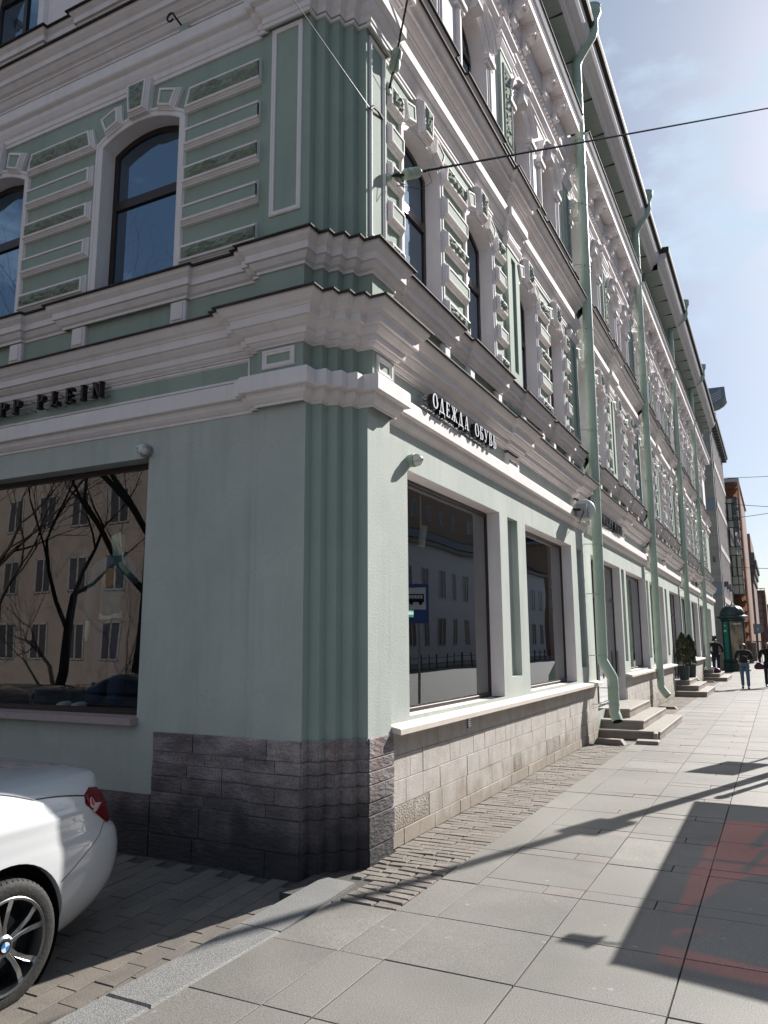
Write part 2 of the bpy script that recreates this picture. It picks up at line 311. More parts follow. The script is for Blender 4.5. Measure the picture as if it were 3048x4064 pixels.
def plan(lb=(), rb=(), pil=.05, rstart=None, rend=YE, corner=True, lead=True):
    """plan of the two street walls with pilaster breaks: (u0, u1, depth)"""
    P = []
    if lead:
        P.append((XL, -.33))
        for a, b, d in sorted(lb): P += [(a, -.33), (a, -.33-d), (b, -.33-d), (b, -.33)]
        P += [(-.93, -.33), (-.93, -.33-pil/2), (-.85, -.33-pil/2), (-.85, -.33-pil)]
        P.append((-.38, -.33-pil))
        for k in range(4): P += [(-.38+S*k, -.38+S*(k+1)), (-.38+S*(k+1), -.38+S*(k+1))]
        P[-1] = (-.05+pil, 0.0)
        P += [(-.05+pil, .42), (-.05, .42)]
    else: P.append((-.05, rstart))
    for a, b, d in sorted(rb):
        if a > P[-1][1]+.02 and b < rend-.02: P += [(-.05, a), (-.05+d, a), (-.05+d, b), (-.05, b)]
    P.append((-.05, rend)); return P
def band(name, prof, m, lb=(), rb=(), flash=None, caps=True, pil=.05, g0=.14):
    """a horizontal moulding round the corner, cut where each downpipe runs"""
    cuts = [None]+PIPES+[None]
    for i in range(len(cuts)-1):
        a = None if i == 0 else cuts[i]+.14; e = YE if cuts[i+1] is None else cuts[i+1]-g0
        rr = [q for q in rb if (a is None or q[0] > a+.1) and q[1] < e-.1]
        p = plan(lb, rr, pil, lead=i == 0, rstart=a, rend=e)
        mb = MB(); sweep(mb, p, prof); o = mb.build(name, m, B)
        if flash:
            mb = MB(); sweep(mb, p, flash); mb.build('metal_flashing', 'flash', o)
# ---- ground floor walls
g = MB()
holes = [(a, b, ZB if not k else .46, ZT) for a, b, k in OPN]+[(a, b, 1.27, 3.31) for a, b in SLOT]
wall(g, FR, .42, YE, 0, 4.95, holes)
for a, b in SLOT:
    rings(g, FR, [(a, 1.27), (b, 1.27), (b, 3.31), (a, 3.31)], [(0, 0), (0, -.09)], True)
for a, b, k in OPN:
    z0 = ZB if not k else .46
    g.add([FR(a, 0, z0), FR(a, -.19, z0), FR(a, -.19, ZT), FR(a, 0, ZT)], [(0, 1, 2, 3)]); g.add([FR(a, 0, ZT), FR(a, -.19, ZT), FR(b, -.19, ZT), FR(b, 0, ZT)], [(0, 1, 2, 3)])
    g.add([FR(b, 0, z0), FR(b, -.19, z0), FR(b, -.19, ZT), FR(b, 0, ZT)], [(0, 1, 2, 3)])
g.add([(-.05, YE, 0), (-9, YE, 0), (-9, YE, 13.6), (-.05, YE, 13.6)], [(0, 1, 2, 3)])
g.build('wall', 'pale', B)
# white painted reveals lie a hair proud of the plaster
for a, b, k in OPN:
    z0 = ZB if not k else .46
    for q in ((a, a+.006, z0, ZT-.006), (b-.006, b, z0, ZT-.006), (a+.006, b-.006, ZT-.006, ZT)): rev = MB(); rev.box(q[0], q[1], -.19, -.003, q[2], q[3], FR); rev.build('white_reveal', 'trim', B)
LW = (-6.6, -2.14, 1.06, 3.42)
g = MB(); wall(g, FL, XL, -.93, -.1, 4.95, [LW])
a, b, z0, z1 = LW
g.add([FL(b, 0, z0), FL(b, -.19, z0), FL(b, -.19, z1), FL(b, 0, z1)], [(0, 1, 2, 3)]); g.add([FL(a, 0, z1), FL(a, -.19, z1), FL(b, -.19, z1), FL(b, 0, z1)], [(0, 1, 2, 3)])
g.build('wall', 'pale', B)
def cornerpath(pil, k=0):
    p = [(-.93, -.33), (-.93, -.33-pil/2), (-.85, -.33-pil/2), (-.85, -.33-pil), (-.38, -.33-pil)]
    for j in range(4): p += [(-.38+S*j, -.38+S*(j+1)), (-.38+S*(j+1), -.38+S*(j+1))]
    p[-1] = (-.05+pil, 0.0)
    return p+[(-.05+pil, .42), (-.05, .42)]
cpp = cornerpath(.05)
for seg, m_ in ((cpp[:5], 'pale'), (cpp[4:-2], 'rib'), (cpp[-3:], 'pale')):
    g = MB(); sweep(g, seg, [(0, .9), (0, 3.75)], False); g.build('stepped_pilaster', m_, B)
g = MB(); sweep(g, cornerpath(.10), [(0, 3.75), (0, 5.0)], False); g.build('stepped_pilaster', 'green', B)
g = MB(); sweep(g, cornerpath(.04), [(0, 5.0), (0, 12.6)], False); g.build('stepped_pilaster', 'green', B)
# ---- old stone foot of the corner: uneven courses of individual stones
zc = -.12; ci = 0
cp = cornerpath(.05); full = [(-1.93, -.33)]+cp
segs = list(zip(full, full[1:]))
while zc < .93:
    hh = rnd.choice([.10, .13, .16]) if zc > .12 else .24
    z1 = min(zc+hh, .95)
    if .95-z1 < .05: z1 = .95
    d0 = rnd.uniform(.010, .016)
    # stones: cut the run into pieces; short step faces are wrapped by one stone
    runs = []; x = -1.93
    while x < -.95: e = min(x+rnd.uniform(.3, .6), -.93); e = -.93 if -.93-e < .12 else e; runs.append([(x, -.33), (e, -.33)]); x = e
    runs.append(cp[0:5][0:1]+cp[1:4]+[(-.62 if ci % 2 else -.7, -.38)]); runs.append([(-.62 if ci % 2 else -.7, -.38), cp[4]])
    st = cp[4:13]
    runs += [st[0:4], st[3:6], st[5:9]] if ci % 2 else [st[0:3], st[2:5], st[4:9]]
    runs.append([(0, 0), (0, .42), (-.05, .42)] if ci % 3 else [(0, 0), (0, .2 + .08*(ci % 2))]); 
    if not ci % 3: runs.append([(0, .2 + .08*(ci % 2)), (0, .42), (-.05, .42)])
    for r in runs:
        dd = d0+rnd.uniform(-.003, .003)
        # open each stone a little at its joints
        if len(r) == 2:
            (ax, ay), (ex_, ey) = r; l_ = math.hypot(ex_-ax, ey-ay); q_ = .005/l_; r = [(ax+(ex_-ax)*q_, ay+(ey-ay)*q_), (ex_-(ex_-ax)*q_, ey-(ey-ay)*q_)]
        mb = MB(); sweep(mb, r, [(-.05, zc+.002), (dd-.006, zc+.002), (dd, zc+.009), (dd+rnd.uniform(-.003, .003), z1-.008), (dd-.007, z1-.001), (-.05, z1-.001)])
        mb.build('stone', rnd.choice(['redstone', 'redstone2', 'redstone']), B)
    zc = z1; ci += 1
for k, (a, b) in enumerate([(-9, -6.7), (-6.7, -5.2), (-5.2, -3.9), (-3.9, -3.1), (-3.1, -2.5), (-2.5, -1.935)]):
    for za, zb in ((-.12, .18), (.18, .43)):
        mb = MB(); mb.box(a+.003, b-.003, 0, .012+.003*(k % 3), za+.002, zb-.002, FL); mb.build('stone', 'redstone', B)
# ---- smooth limestone plinth along the street: every block its own piece
PSEG = [(.425, 8.9), (12.0, 20.6), (23.5, 31.5), (34.3, 40.4)]
rows = [(0, .13), (.132, .33), (.332, .533), (.535, .742), (.744, .93)]
for si, (a, b) in enumerate(PSEG):
    if si < 2:
        for ri, (z0, z1) in enumerate(rows):
            u = a; off = .15*(ri % 2)
            first = True
            while u < b-.01:
                L = rnd.uniform(.27, .44)+(off if first else 0); first = False
                e = min(u+L, b); e = b if b-e < .14 else e
                d = .012+rnd.uniform(-.002, .003)+(.006 if ri == 0 else 0)
                worn = (ri == 1 and (u < 1.2 or rnd.random() < .22)) or (ri == 0 and rnd.random() < .2)
                mb = MB(); rings(mb, FR, [(u+.002, z0+.001), (e-.002, z0+.001), (e-.002, z1-.001), (u+.002, z1-.001)], [(0, -.02), (0, d-.003), (.003, d)], True)
                mb.build('plinth_block', 'plinth2' if worn else 'plinth', B); u = e
    else:
        mb = MB()
        for ri, (z0, z1) in enumerate(rows):
            u = a
            while u < b-.01:
                e = min(u+rnd.uniform(.3, .5), b); rings(mb, FR, [(u+.002, z0), (e-.002, z0), (e-.002, z1-.002), (u+.002, z1-.002)], [(0, -.02), (0, .009), (.003, .012)], True); u = e
        mb.build('plinth_blocks', 'plinth', B, kind='stuff')
    # sill slabs along the top of the plinth
    u = a
    while u < b-.01:
        e = min(u+1.75, b); e = b if b-e < .5 else e
        mb = MB(); mb.add([FR(q, d, z) for q in (u+.001, e-.001) for d, z in ((-.19, .985), (.135, .935), (.135, .98), (.125, .985), (-.19, 1.05))], [(0, 1, 2, 3, 4), (9, 8, 7, 6, 5)]+[(i, (i+1) % 5, 5+(i+1) % 5, 5+i) for i in range(5)])
        mb.build('sill_slab', 'sill', B); u = e
u = -6.7
while u < -2.12:
    e = min(u+1.5, -2.12); mb = MB(); mb.box(u+.001, e-.001, -.19, .10, 1.0, 1.06, FL); mb.build('sill_slab', 'redsill', B); u = e
# ---- shop windows and doors
def shopwin(F, a, b, z0, z1, door=False, mull=()):
    mb = MB(); rings(mb, F, [(a+.006, z0), (b-.006, z0), (b-.006, z1-.006), (a+.006, z1-.006)], [(0, -.19), (0, -.165), (.03, -.165), (.036, -.172), (.055, -.172), (.055, -.19)])
    for q in mull: mb.box(q-.03, q+.03, -.19, -.165, z0+.05, z1-.05, F)
    if door: mb.box(a+.05, b-.05, -.19, -.165, 2.55, 2.62, F)
    o = mb.build('door' if door else 'shop_window', 'frame', B)
    e = [a+.056]+[q for q in mull for _ in (0, 1)]+[b-.056]
    for i in range(0, len(e), 2):
        l, r = e[i]+(.03 if i else 0), e[i+1]-(.03 if i+2 < len(e) else 0)
        mb = MB(); mb.add([F(l, -.18, z0+.056), F(r, -.18, z0+.056), F(r, -.18, z1-.062), F(l, -.18, z1-.062)], [(0, 1, 2, 3)]); mb.build('pane', 'glass' if F is FR else 'glassL', o)
        if door:
            mb = MB(); mb.tube([F(r-.1, -.12, .95), F(r-.1, -.12, 1.5)], .014, 8); mb.build('handle', 'steelgrey', o)
for a, b, k in OPN: shopwin(FR, a, b, ZB if not k else .47, ZT, bool(k), () if not k else (a+(b-a)*.32, a+(b-a)*.66))
shopwin(FL, *LW)
mb = MB()   # room behind the ground floor glass
mb.box(-9, -.3, .9, 40, .96, .99); mb.box(-9, -.3, 0, 40, 3.55, 3.58); mb.box(-4.2, -4.15, 6, 40, .98, 3.55); mb.box(-9, -.45, 5.9, 5.95, .98, 3.55)
mb.box(-9, -.9, -.2, .9, .99, 1.02); mb.box(-9, -8.95, -.1, 6, .98, 3.55)
for q in SLOT: mb.box(-1.2, -.3, q[0]-.1, q[1]+.1, .98, 3.55)
mb.build('room', 'inside', B)
# ---- horizontal mouldings
PB = [(a, a+PW, .05) for a in PL]
GB = [(sum(q)/2-.26, sum(q)/2+.26, .045) for q in SLOT]
WB_L = [(-3.34, -1.72, .05), (-5.6, -4.0, .05)]
band('string_course', [(0, 3.68), (.012, 3.68), (.012, 3.70), (.03, 3.712), (.055, 3.742), (.062, 3.775), (.062, 3.79), (.105, 3.79), (.112, 3.797), (.112, 3.925), (.10, 3.94), (0, 3.97)], 'trim', pil=.10)
band('frieze_moulding', [(0, 3.985), (.014, 3.985), (.014, 4.005), (.006, 4.015), (0, 4.02)], 'trim', pil=-.001) if False else None
band('cornice', [(0, 4.195), (.016, 4.195), (.016, 4.21), (.035, 4.215), (.05, 4.228), (.055, 4.24), (.075, 4.243), (.08, 4.275), (.08, 4.295), (.105, 4.305), (.14, 4.335), (.148, 4.35), (.172, 4.354), (.172, 4.425), (.182, 4.43), (.19, 4.445), (.215, 4.46), (.245, 4.50), (.255, 4.515), (.255, 4.53)], 'trim', rb=GB, pil=.10,
     flash=[(.24, 4.533), (.285, 4.526), (.285, 4.54), (.02, 4.63), (0, 4.63)])
WB_R = []
for k, a in enumerate(PL):
    w2 = a-.6 if k == 0 else a-.52; w1 = a-2.39 if k == 0 else a-2.21
    for q in (w1, w2): WB_R.append((q-.93-.12, q+.12, .045))
band('sill_cornice', [(0, 4.89), (.016, 4.89), (.016, 4.915), (.04, 4.93), (.062, 4.965), (.067, 4.98), (.09, 4.985), (.09, 5.05), (.102, 5.06), (.13, 5.09), (.138, 5.11), (.138, 5.13)], 'trim', WB_L, WB_R, pil=.10,
     flash=[(.12, 5.132), (.17, 5.128), (.17, 5.141), (0, 5.235)])
band('architrave', [(0, 7.37), (.02, 7.37), (.02, 7.41), (.03, 7.415), (.03, 7.47), (.05, 7.49), (.072, 7.53), (.077, 7.55), (.077, 7.58), (.115, 7.60), (.125, 7.615), (.125, 7.73), (.10, 7.76), (0, 7.78)], 'trim', rb=PB, pil=.08)
band('cornice', [(0, 7.87), (.02, 7.87), (.02, 7.895), (.045, 7.905), (.075, 7.94), (.08, 7.955), (.10, 7.958), (.10, 7.98), (.135, 7.99), (.165, 8.02), (.175, 8.035), (.20, 8.038), (.20, 8.10), (.215, 8.11), (.25, 8.14), (.265, 8.165), (.265, 8.18)], 'trim', rb=PB, pil=.08,
     flash=[(.25, 8.183), (.295, 8.176), (.295, 8.19), (0, 8.31)])
band('sill_cornice', [(0, 8.36), (.02, 8.36), (.02, 8.40), (.05, 8.43), (.065, 8.46), (.09, 8.465), (.09, 8.53), (.12, 8.56), (.13, 8.59)], 'trim', WB_L, WB_R,
     flash=[(.115, 8.592), (.16, 8.588), (.16, 8.602), (0, 8.70)])
band('architrave', [(0, 10.58), (.02, 10.58), (.02, 10.64), (.04, 10.65), (.04, 10.71), (.065, 10.735), (.095, 10.77), (.095, 10.81), (.075, 10.83), (0, 10.84)], 'trim', rb=PB)
band('bed_moulding', [(0, 10.98), (.03, 10.98), (.03, 11.03), (.055, 11.05), (.055, 11.18), (.085, 11.20), (.11, 11.25), (.11, 11.53), (0, 11.53)], 'trim')
band('main_cornice', [(.05, 11.535), (.33, 11.535), (.33, 11.525), (.355, 11.525), (.355, 11.66), (.365, 11.67), (.375, 11.70), (.40, 11.74), (.425, 11.80), (.43, 11.83), (.43, 11.86), (.0, 11.86)], 'trim', flash=[(.41, 11.863), (.455, 11.858), (.455, 11.875), (0, 12.12)], g0=.38)
# ---- second floor wall with segmental arched openings
WZ, WS, WA = 5.22, 6.88, 7.03
def seg_arch(w, zs, za, n=14):
    h = za-zs; R = (w*w/4+h*h)/(2*h); out = []
    a0 = math.asin(w/2/R)
    for i in range(n+1):
        a = -a0+2*a0*i/n; out.append((w/2-R*math.sin(-a)*1.0 if False else w/2+R*math.sin(a), za-R+R*math.cos(a)))
    return out            # left to right
def opening(w, zb, zs, za, n=14, rnd_=False):
    if rnd_: arc = [(w/2-w/2*math.cos(math.pi*i/n), zs+w/2*math.sin(math.pi*i/n)) for i in range(n+1)]
    else: arc = seg_arch(w, zs, za, n)
    return [(0, zb), (w, zb)]+arc[::-1]
def spandrel(mb, F, u, op, za):
    arc = op[2:]
    for (a, b), (c, e) in zip(arc, arc[1:]): mb.add([F(u+a, 0, b), F(u+c, 0, e), F(u+c, 0, za), F(u+a, 0, za)], [(0, 1, 2, 3)])
W2 = [(a, .93) for a in (.86, 2.65)]
for k, a in enumerate(PL):
    if k: W2 += [(a-2.21-.9, .9), (a-.55-.9, .9)]
W2L = [(-2.99, 1.05), (-5.26, 1.05), (-7.5, 1.05)]
op2 = {w: opening(w, WZ, WS, WA) for w in (.93, .9, 1.05)}
RZ, RS, RA = 8.66, 9.72, 10.165
op3 = {w: opening(w, RZ, RA-w/2, RA, 20, True) for w in (.93, .9, 1.05)}
g = MB(); wall(g, FR, .42, YE, 4.95, 8.4, [(u, u+w_, WZ, WA) for u, w_ in W2])
for u, w_ in W2: spandrel(g, FR, u, op2[w_], WA)
g.build('wall', 'green', B); g = MB()
wall(g, FL, XL, -.93, 4.95, 8.4, [(u, u+w_, WZ, WA) for u, w_ in W2L])
for u, w_ in W2L: spandrel(g, FL, u, op2[w_], WA)
g.build('wall', 'green', B)
g = MB(); wall(g, FR, .42, YE, 8.4, 11.6, [(u, u+w_, RZ, RA) for u, w_ in W2])
for u, w_ in W2: spandrel(g, FR, u, op3[w_], RA)
g.build('wall', 'trim', B); g = MB()
wall(g, FL, XL, -.93, 8.4, 11.6, [(u, u+w_, RZ, RA) for u, w_ in W2L])
for u, w_ in W2L: spandrel(g, FL, u, op3[w_], RA)
g.build('wall', 'trim', B)
# ---- upper windows
def win2(F, u, w_, tag_, i):
    loc = (0, u, 0) if tag_ == 'R' else (u, 0, 0); op = op2[w_]
    o = inst(('w2', tag_, w_), 'window', 'frame', B, loc, lambda mb: (rings(mb, F, op, [(0.001, -.20), (.001, -.16), (.06, -.16), (.06, -.20)]), mb.box(.05, w_-.05, -.19, -.150, 6.22, 6.32, F)))
    def surround(mb):
        rings(mb, F, op, [(0, -.165), (0, .012), (-.012, .018), (-.05, .018), (-.058, .028), (-.085, .028), (-.095, 0)], skip=(0,))
    inst(('s2', tag_, w_), 'window_surround', 'trim', o, (0, 0, 0), surround)
    for nm, zz0, zz1 in (('lo', WZ+.05, 6.22), ('hi', 6.32, 9)):
        poly = [(.055, zz0), (w_-.055, zz0), (w_-.055, zz1)] + ([(.055, zz1)] if nm == 'lo' else [])
        if nm == 'hi': poly = [(.055, zz0), (w_-.055, zz0)]+[(min(max(a, .055), w_-.055), b-.05) for a, b in op[2:]]
        inst(('p2', nm, tag_, w_), 'pane', 'upglass', o, (0, 0, 0), lambda mb: mb.add([F(a, -.175, b) for a, b in poly], [tuple(range(len(poly)))]))
def win3(F, u, w_, tag_, i):
    loc = (0, u, 0) if tag_ == 'R' else (u, 0, 0); op = op3[w_]
    o = inst(('w3', tag_, w_), 'arched_window', 'frame', B, loc, lambda mb: (rings(mb, F, op, [(0.001, -.24), (.001, -.20), (.06, -.20), (.06, -.24)]), mb.box(.05, w_-.05, -.23, -.19, 9.70, 9.78, F), mb.box(w_/2-.03, w_/2+.03, -.23, -.19, RZ+.05, 9.70, F)))
    inst(('r3', tag_, w_), 'window_surround', 'trim', o, (0, 0, 0), lambda mb: rings(mb, F, op, [(0, -.205), (0, .015), (-.015, .022), (-.06, .022), (-.068, .034), (-.11, .034), (-.118, .05), (-.145, .05), (-.16, 0)], skip=(0,)))
    inst(('p3', tag_, w_), 'pane', 'upglass', o, (0, 0, 0), lambda mb: mb.add([F(a, -.215, b) for a, b in inset(op, .055)], [tuple(range(len(op)))]))
    def hood(mb):       # curved hood mould over the arch, swept in the wall plane
        R_ = w_/2+.20; cz = RA-w_/2
        pr = [(0, 0), (0, .05), (.02, .075), (.045, .085), (.06, .12), (.09, .13), (.10, .0)]
        n = 18; V = []
        for i in range(n+1):
            a = math.pi*(.12+.76*i/n); 
            for q, d in pr: V.append(F(w_/2-(R_+q)*math.cos(a), d, cz+(R_+q)*math.sin(a)))
        m = len(pr); f = [(i*m+j, i*m+j+1, (i+1)*m+j+1, (i+1)*m+j) for i in range(n) for j in range(m-1)]
        f += [tuple(range(m)), tuple(n*m+j for j in range(m))]; mb.add(V, f)
        for sgn in (0, 1):
            x = .0 if not sgn else w_
            mb.box(min(x-.24, x+.04) if not sgn else x-.04, x+.04 if not sgn else x+.24, 0, .09, cz+.04, cz+.11, F); mb.box(x-.22 if not sgn else x-.02, x+.02 if not sgn else x+.22, 0, .06, cz-.02, cz+.04, F)
    inst(('h3', tag_, w_), 'hood_moulding', 'trim', o, (0, 0, 0), hood)
    def key(mb):
        c = w_/2; pr = [(0, RA-.05), (.10, RA-.05), (.13, RA+.0), (.12, RA+.08), (.15, RA+.16), (.19, RA+.22), (.19, RA+.27), (0, RA+.27)]
        mb.prism(pr, c-.10, c+.10, lambda d, u_, z: F(u_, d, z))
    inst(('k3', tag_, w_), 'keystone', 'trim', B, loc, key)
for i, (u, w_) in enumerate(W2): win2(FR, u, w_, 'R', i); win3(FR, u, w_, 'R', i)
for i, (u, w_) in enumerate(W2L): win2(FL, u, w_, 'L', i); win3(FL, u, w_, 'L', i)
# ---- keystones and voussoirs over the second floor windows
FR0 = [(0, -.005), (0, .035), (.014, .042), (.014, .05), (.024, .058), (.03, .075), (.05, .078), (.054, .068)]
def roughfill(mb, F, poly4, d, nu, nv, amp, seed):
    r = random.Random(seed); (a, b, c, e) = poly4; V = []
    for j in range(nv+1):
        for i in range(nu+1):
            s, t = i/nu, j/nv
            x = (a[0]*(1-s)+b[0]*s)*(1-t)+(e[0]*(1-s)+c[0]*s)*t; z = (a[1]*(1-s)+b[1]*s)*(1-t)+(e[1]*(1-s)+c[1]*s)*t
            edge = i in (0, nu) or j in (0, nv)
            V.append(F(x, d if edge else d+r.uniform(.15, 1)*amp, z))
    mb.add(V, [(j*(nu+1)+i, j*(nu+1)+i+1, (j+1)*(nu+1)+i+1, (j+1)*(nu+1)+i) for j in range(nv) for i in range(nu)])
def framed(key, name, F, poly, loc, rough, nu=22, nv=6, m='trim', steps=FR0, pm='green'):
    o = inst(('fr',)+key, name, m, B, loc, lambda mb: rings(mb, F, poly, steps))
    inner = inset(poly, steps[-1][0]); d = steps[-1][1]
    if rough: inst(('fi',)+key, 'rough_panel', 'rough', o, (0, 0, 0), lambda mb: roughfill(mb, F, inner, d, nu, nv, .042, len(str(key))+int(loc[1]*10) % 7))
    else: inst(('fi',)+key, 'panel', pm, o, (0, 0, 0), lambda mb: rings(mb, F, inner, [(0, d-.012), (.004, d+.001)], True))
def over(F, u, w_, tag_):
    loc = (0, u, 0) if tag_ == 'R' else (u, 0, 0); c = w_/2
    framed(('key', tag_, w_), 'keystone', F, [(c-.13, 7.06), (c+.13, 7.06), (c+.165, 7.44), (c-.165, 7.44)], loc, True, 6, 10, steps=[(q, d+.03 if i else d) for i, (q, d) in enumerate(FR0)])
    for sg in (-1, 1):
        p = [(c+sg*.24, 7.05), (c+sg*.46, 6.97), (c+sg*.56, 7.19), (c+sg*.27, 7.29)]
        if sg < 0: p = [p[1], p[0], p[3], p[2]]
        framed(('vou', tag_, w_, sg), 'voussoir', F, p, loc, False)
for u, w_ in W2: over(FR, u, w_, 'R')
for u, w_ in W2L: over(FL, u, w_, 'L')
# ---- rusticated blocks in five rows
ROWS = [(6.88, 7.14, 1), (6.47, 6.70, 0), (6.07, 6.29, 1), (5.66, 5.88, 0), (5.24, 5.46, 1)]
def column(F, u, w_, tag_, cut=None):
    loc = (0, u, 0) if tag_ == 'R' else (u, 0, 0)
    for i, (z0, z1, r) in enumerate(ROWS):
        p = [(0, z0), (w_, z0), (w_, z1), (0, z1)]
        if i == 0 and w_ > .5: p = [(-.02, z0), (w_+.02, z0), (w_-.05, z1), (.05, z1)]
        if cut: p = [p[0], (p[1][0]+.12, p[1][1]), (w_+.12, p[2][1]), p[3]]
        G_ = F if cut is None else (lambda uu, d, z: F(min(uu, cut), d, z))
        framed(('blk', tag_, round(w_, 2), i), 'rustic_block', G_, p, loc, r, max(4, int(w_*19)), 5)
BL = [(.44, .34), (1.86, .71), (3.69, .38)]
for k, a in enumerate(PL):
    if k: BL += [(a-2.15, .64), (a-.44, .33)]
    if k < len(PL)-1: pass
for u, w_ in BL: column(FR, u, w_, 'R')
column(FL, -1.85, .91, 'L', .917)
for u, w_ in [(-4.12, 1.03), (-6.36, 1.0)]: column(FL, u, w_, 'L')
# ---- pilasters
def frame_panel(F, u0, u1, z0, z1, d, name, rough=False, m='trim', loc=(0, 0, 0), key=None, parent=None):
    poly = [(u0, z0), (u1, z0), (u1, z1), (u0, z1)]
    o = inst(('pf', key), name, m, parent or B, loc, lambda mb: rings(mb, F, poly, [(0, d-.004), (0, d+.012), (.012, d+.02), (.022, d+.02), (.03, d+.012), (.045, d+.012), (.048, d+.002)]))
    inner = inset(poly, .05)
    if rough: inst(('pr', key), 'rough_panel', 'rough', o, (0, 0, 0), lambda mb: roughfill(mb, F, inner, d, 5, 40, .03, 5))
for k, a in enumerate(PL):
    def pil2(mb):
        wall(mb, FR, 0, PW, 5.0, 7.5, [(.17, PW-.17, 5.42, 7.13)], .05); mb.add([FR(0, 0, 5), FR(0, .05, 5), FR(0, .05, 7.5), FR(0, 0, 7.5)], [(0, 1, 2, 3)]); mb.add([FR(PW, 0, 5), FR(PW, .05, 5), FR(PW, .05, 7.5), FR(PW, 0, 7.5)], [(0, 1, 2, 3)])
        rings(mb, FR, [(.17, 5.42), (PW-.17, 5.42), (PW-.17, 7.13), (.17, 7.13)], [(0, .05), (0, .02)], True)
    inst('pil2', 'pilaster', 'green', B, (0, a, 0), pil2)
    def cap2(mb): sweep(mb, [(-.05, 0), (0, 0), (0, PW), (-.05, PW)], [(0, 7.22), (.012, 7.22), (.012, 7.25), (.03, 7.29), (.045, 7.33), (.045, 7.36), (0, 7.37)])
    inst('cap2', 'capital', 'trim', B, (0, a, 0), cap2)
    def pil3(mb): mb.box(0, PW, 0, .05, 8.6, 10.6, FR)
    o = inst('pil3', 'pilaster', 'green', B, (0, a, 0), pil3)
    frame_panel(FR, .10, PW-.06, 8.9, 10.22, .05, 'panel_frame', True, 'pale', (0, 0, 0), 'p3', o)
    inst('cap3', 'capital', 'trim', B, (0, a, 0), lambda mb: sweep(mb, [(-.05, 0), (0, 0), (0, PW), (-.05, PW)], [(0, 10.36), (.012, 10.36), (.012, 10.40), (.03, 10.44), (.05, 10.49), (.05, 10.54), (.065, 10.54), (.065, 10.585), (0, 10.59)]))
# corner panels
FA = lambda u, d, z: (u, -.37-d, z); FB = lambda u, d, z: (-.01+d, u, z)
def cpanel(F, u0, u1, z0, z1, key): frame_panel(F, u0, u1, z0, z1, 0, 'panel_frame', False, 'trim', (0, 0, 0), key)
cpanel(FA, -.80, -.465, 5.46, 7.36, 'ca'); cpanel(FB, .06, .37, 5.30, 7.34, 'cb')
for F, u0, u1, key in ((lambda u, d, z: (u, -.43-d, z), -.79, -.46, 'cc'), (lambda u, d, z: (.05+d, u, z), .07, .36, 'cd')): frame_panel(F, u0, u1, 4.005, 4.175, 0, 'panel_frame', False, 'trim', (0, 0, 0), key)
band('capital_band', [(0, 7.37), (0, 7.371)], 'trim') if False else None
g = MB(); sweep(g, cornerpath(.04), [(0, 7.40), (.02, 7.40), (.02, 7.43), (.0, 7.44)], False); g.build('capital', 'trim', B)
# frieze strips beside each ground pier, and parapet panels
for q in SLOT:
    c = sum(q)/2
    inst('frst', 'frieze_panel', 'trim', B, (0, c, 0), lambda mb: rings(mb, FR, [(-.25, 3.98), (.25, 3.98), (.25, 4.155), (-.25, 4.155)], [(0, 0), (0, .045), (.055, .045), (.055, .02)], False))
    inst('frsp', 'panel', 'pale', B, (0, c, 0), lambda mb: mb.add([FR(-.195, .02, 4.03), FR(.195, .02, 4.03), FR(.195, .02, 4.10), FR(-.195, .02, 4.10)], [(0, 1, 2, 3)]))
def brk(mb, F):
    rings(mb, F, [(0, 4.67), (.19, 4.67), (.19, 4.89), (0, 4.89)], [(0, 0), (0, .04), (.012, .05), (.024, .05), (.03, .062)], True)
for u, w_ in W2:
    for du in (-.14, w_-.05): inst('brkR', 'bracket', 'trim', B, (0, u+du, 0), lambda mb: brk(mb, FR))
for u, w_ in W2L:
    for du in (-.25, w_+.02): inst('brkL', 'bracket', 'trim', B, (u+du, 0, 0), lambda mb: brk(mb, FL))
for k, a in enumerate(PL):
    def pp(mb):
        rings(mb, FR, [(-.14, 4.62), (.68, 4.62), (.68, 4.89), (-.14, 4.89)], [(0, 0), (0, .03), (.05, .03), (.05, .004)], True)
    inst('ppan', 'parapet_panel', 'green', B, (0, a, 0), pp)
# ---- dentils, modillions and carved ornament under the main cornice
mb = MB(); y = .5
while y < 26:
    if not any(abs(y-p) < .2 for p in PIPES): mb.box(y, y+.075, .05, .095, 11.06, 11.17, FR)
    y += .125
mb.build('dentils', 'trim', B, kind='stuff')
def modil(mb):
    pr = [(.0, 11.52), (.0, 11.14), (.05, 11.12), (.10, 11.15), (.12, 11.21), (.115, 11.26), (.15, 11.27), (.20, 11.29), (.255, 11.33), (.285, 11.39), (.28, 11.45), (.25, 11.48), (.30, 11.49), (.31, 11.525)]
    mb.prism(pr, -.085, .085, lambda d, u, z: FR(u, .08+d*.82, z))
    for sg in (-1, 1):
        mb.lathe([(0, -.012), (.07, -.012), (.075, 0), (.07, .012), (0, .014)], 12, FR(sg*.085, .08+.20, 11.40), 'y')
        mb.lathe([(0, -.012), (.045, -.012), (.048, 0), (.045, .012), (0, .014)], 10, FR(sg*.085, .08+.06, 11.19), 'y')
    for i in range(3): mb.lathe([(0, -.02), (.025, 0), (0, .02)], 8, FR(-.05+.05*i, .08+.26, 11.38), 'x')
    mb.box(-.11, .11, .06, .345, 11.51, 11.534, FR)
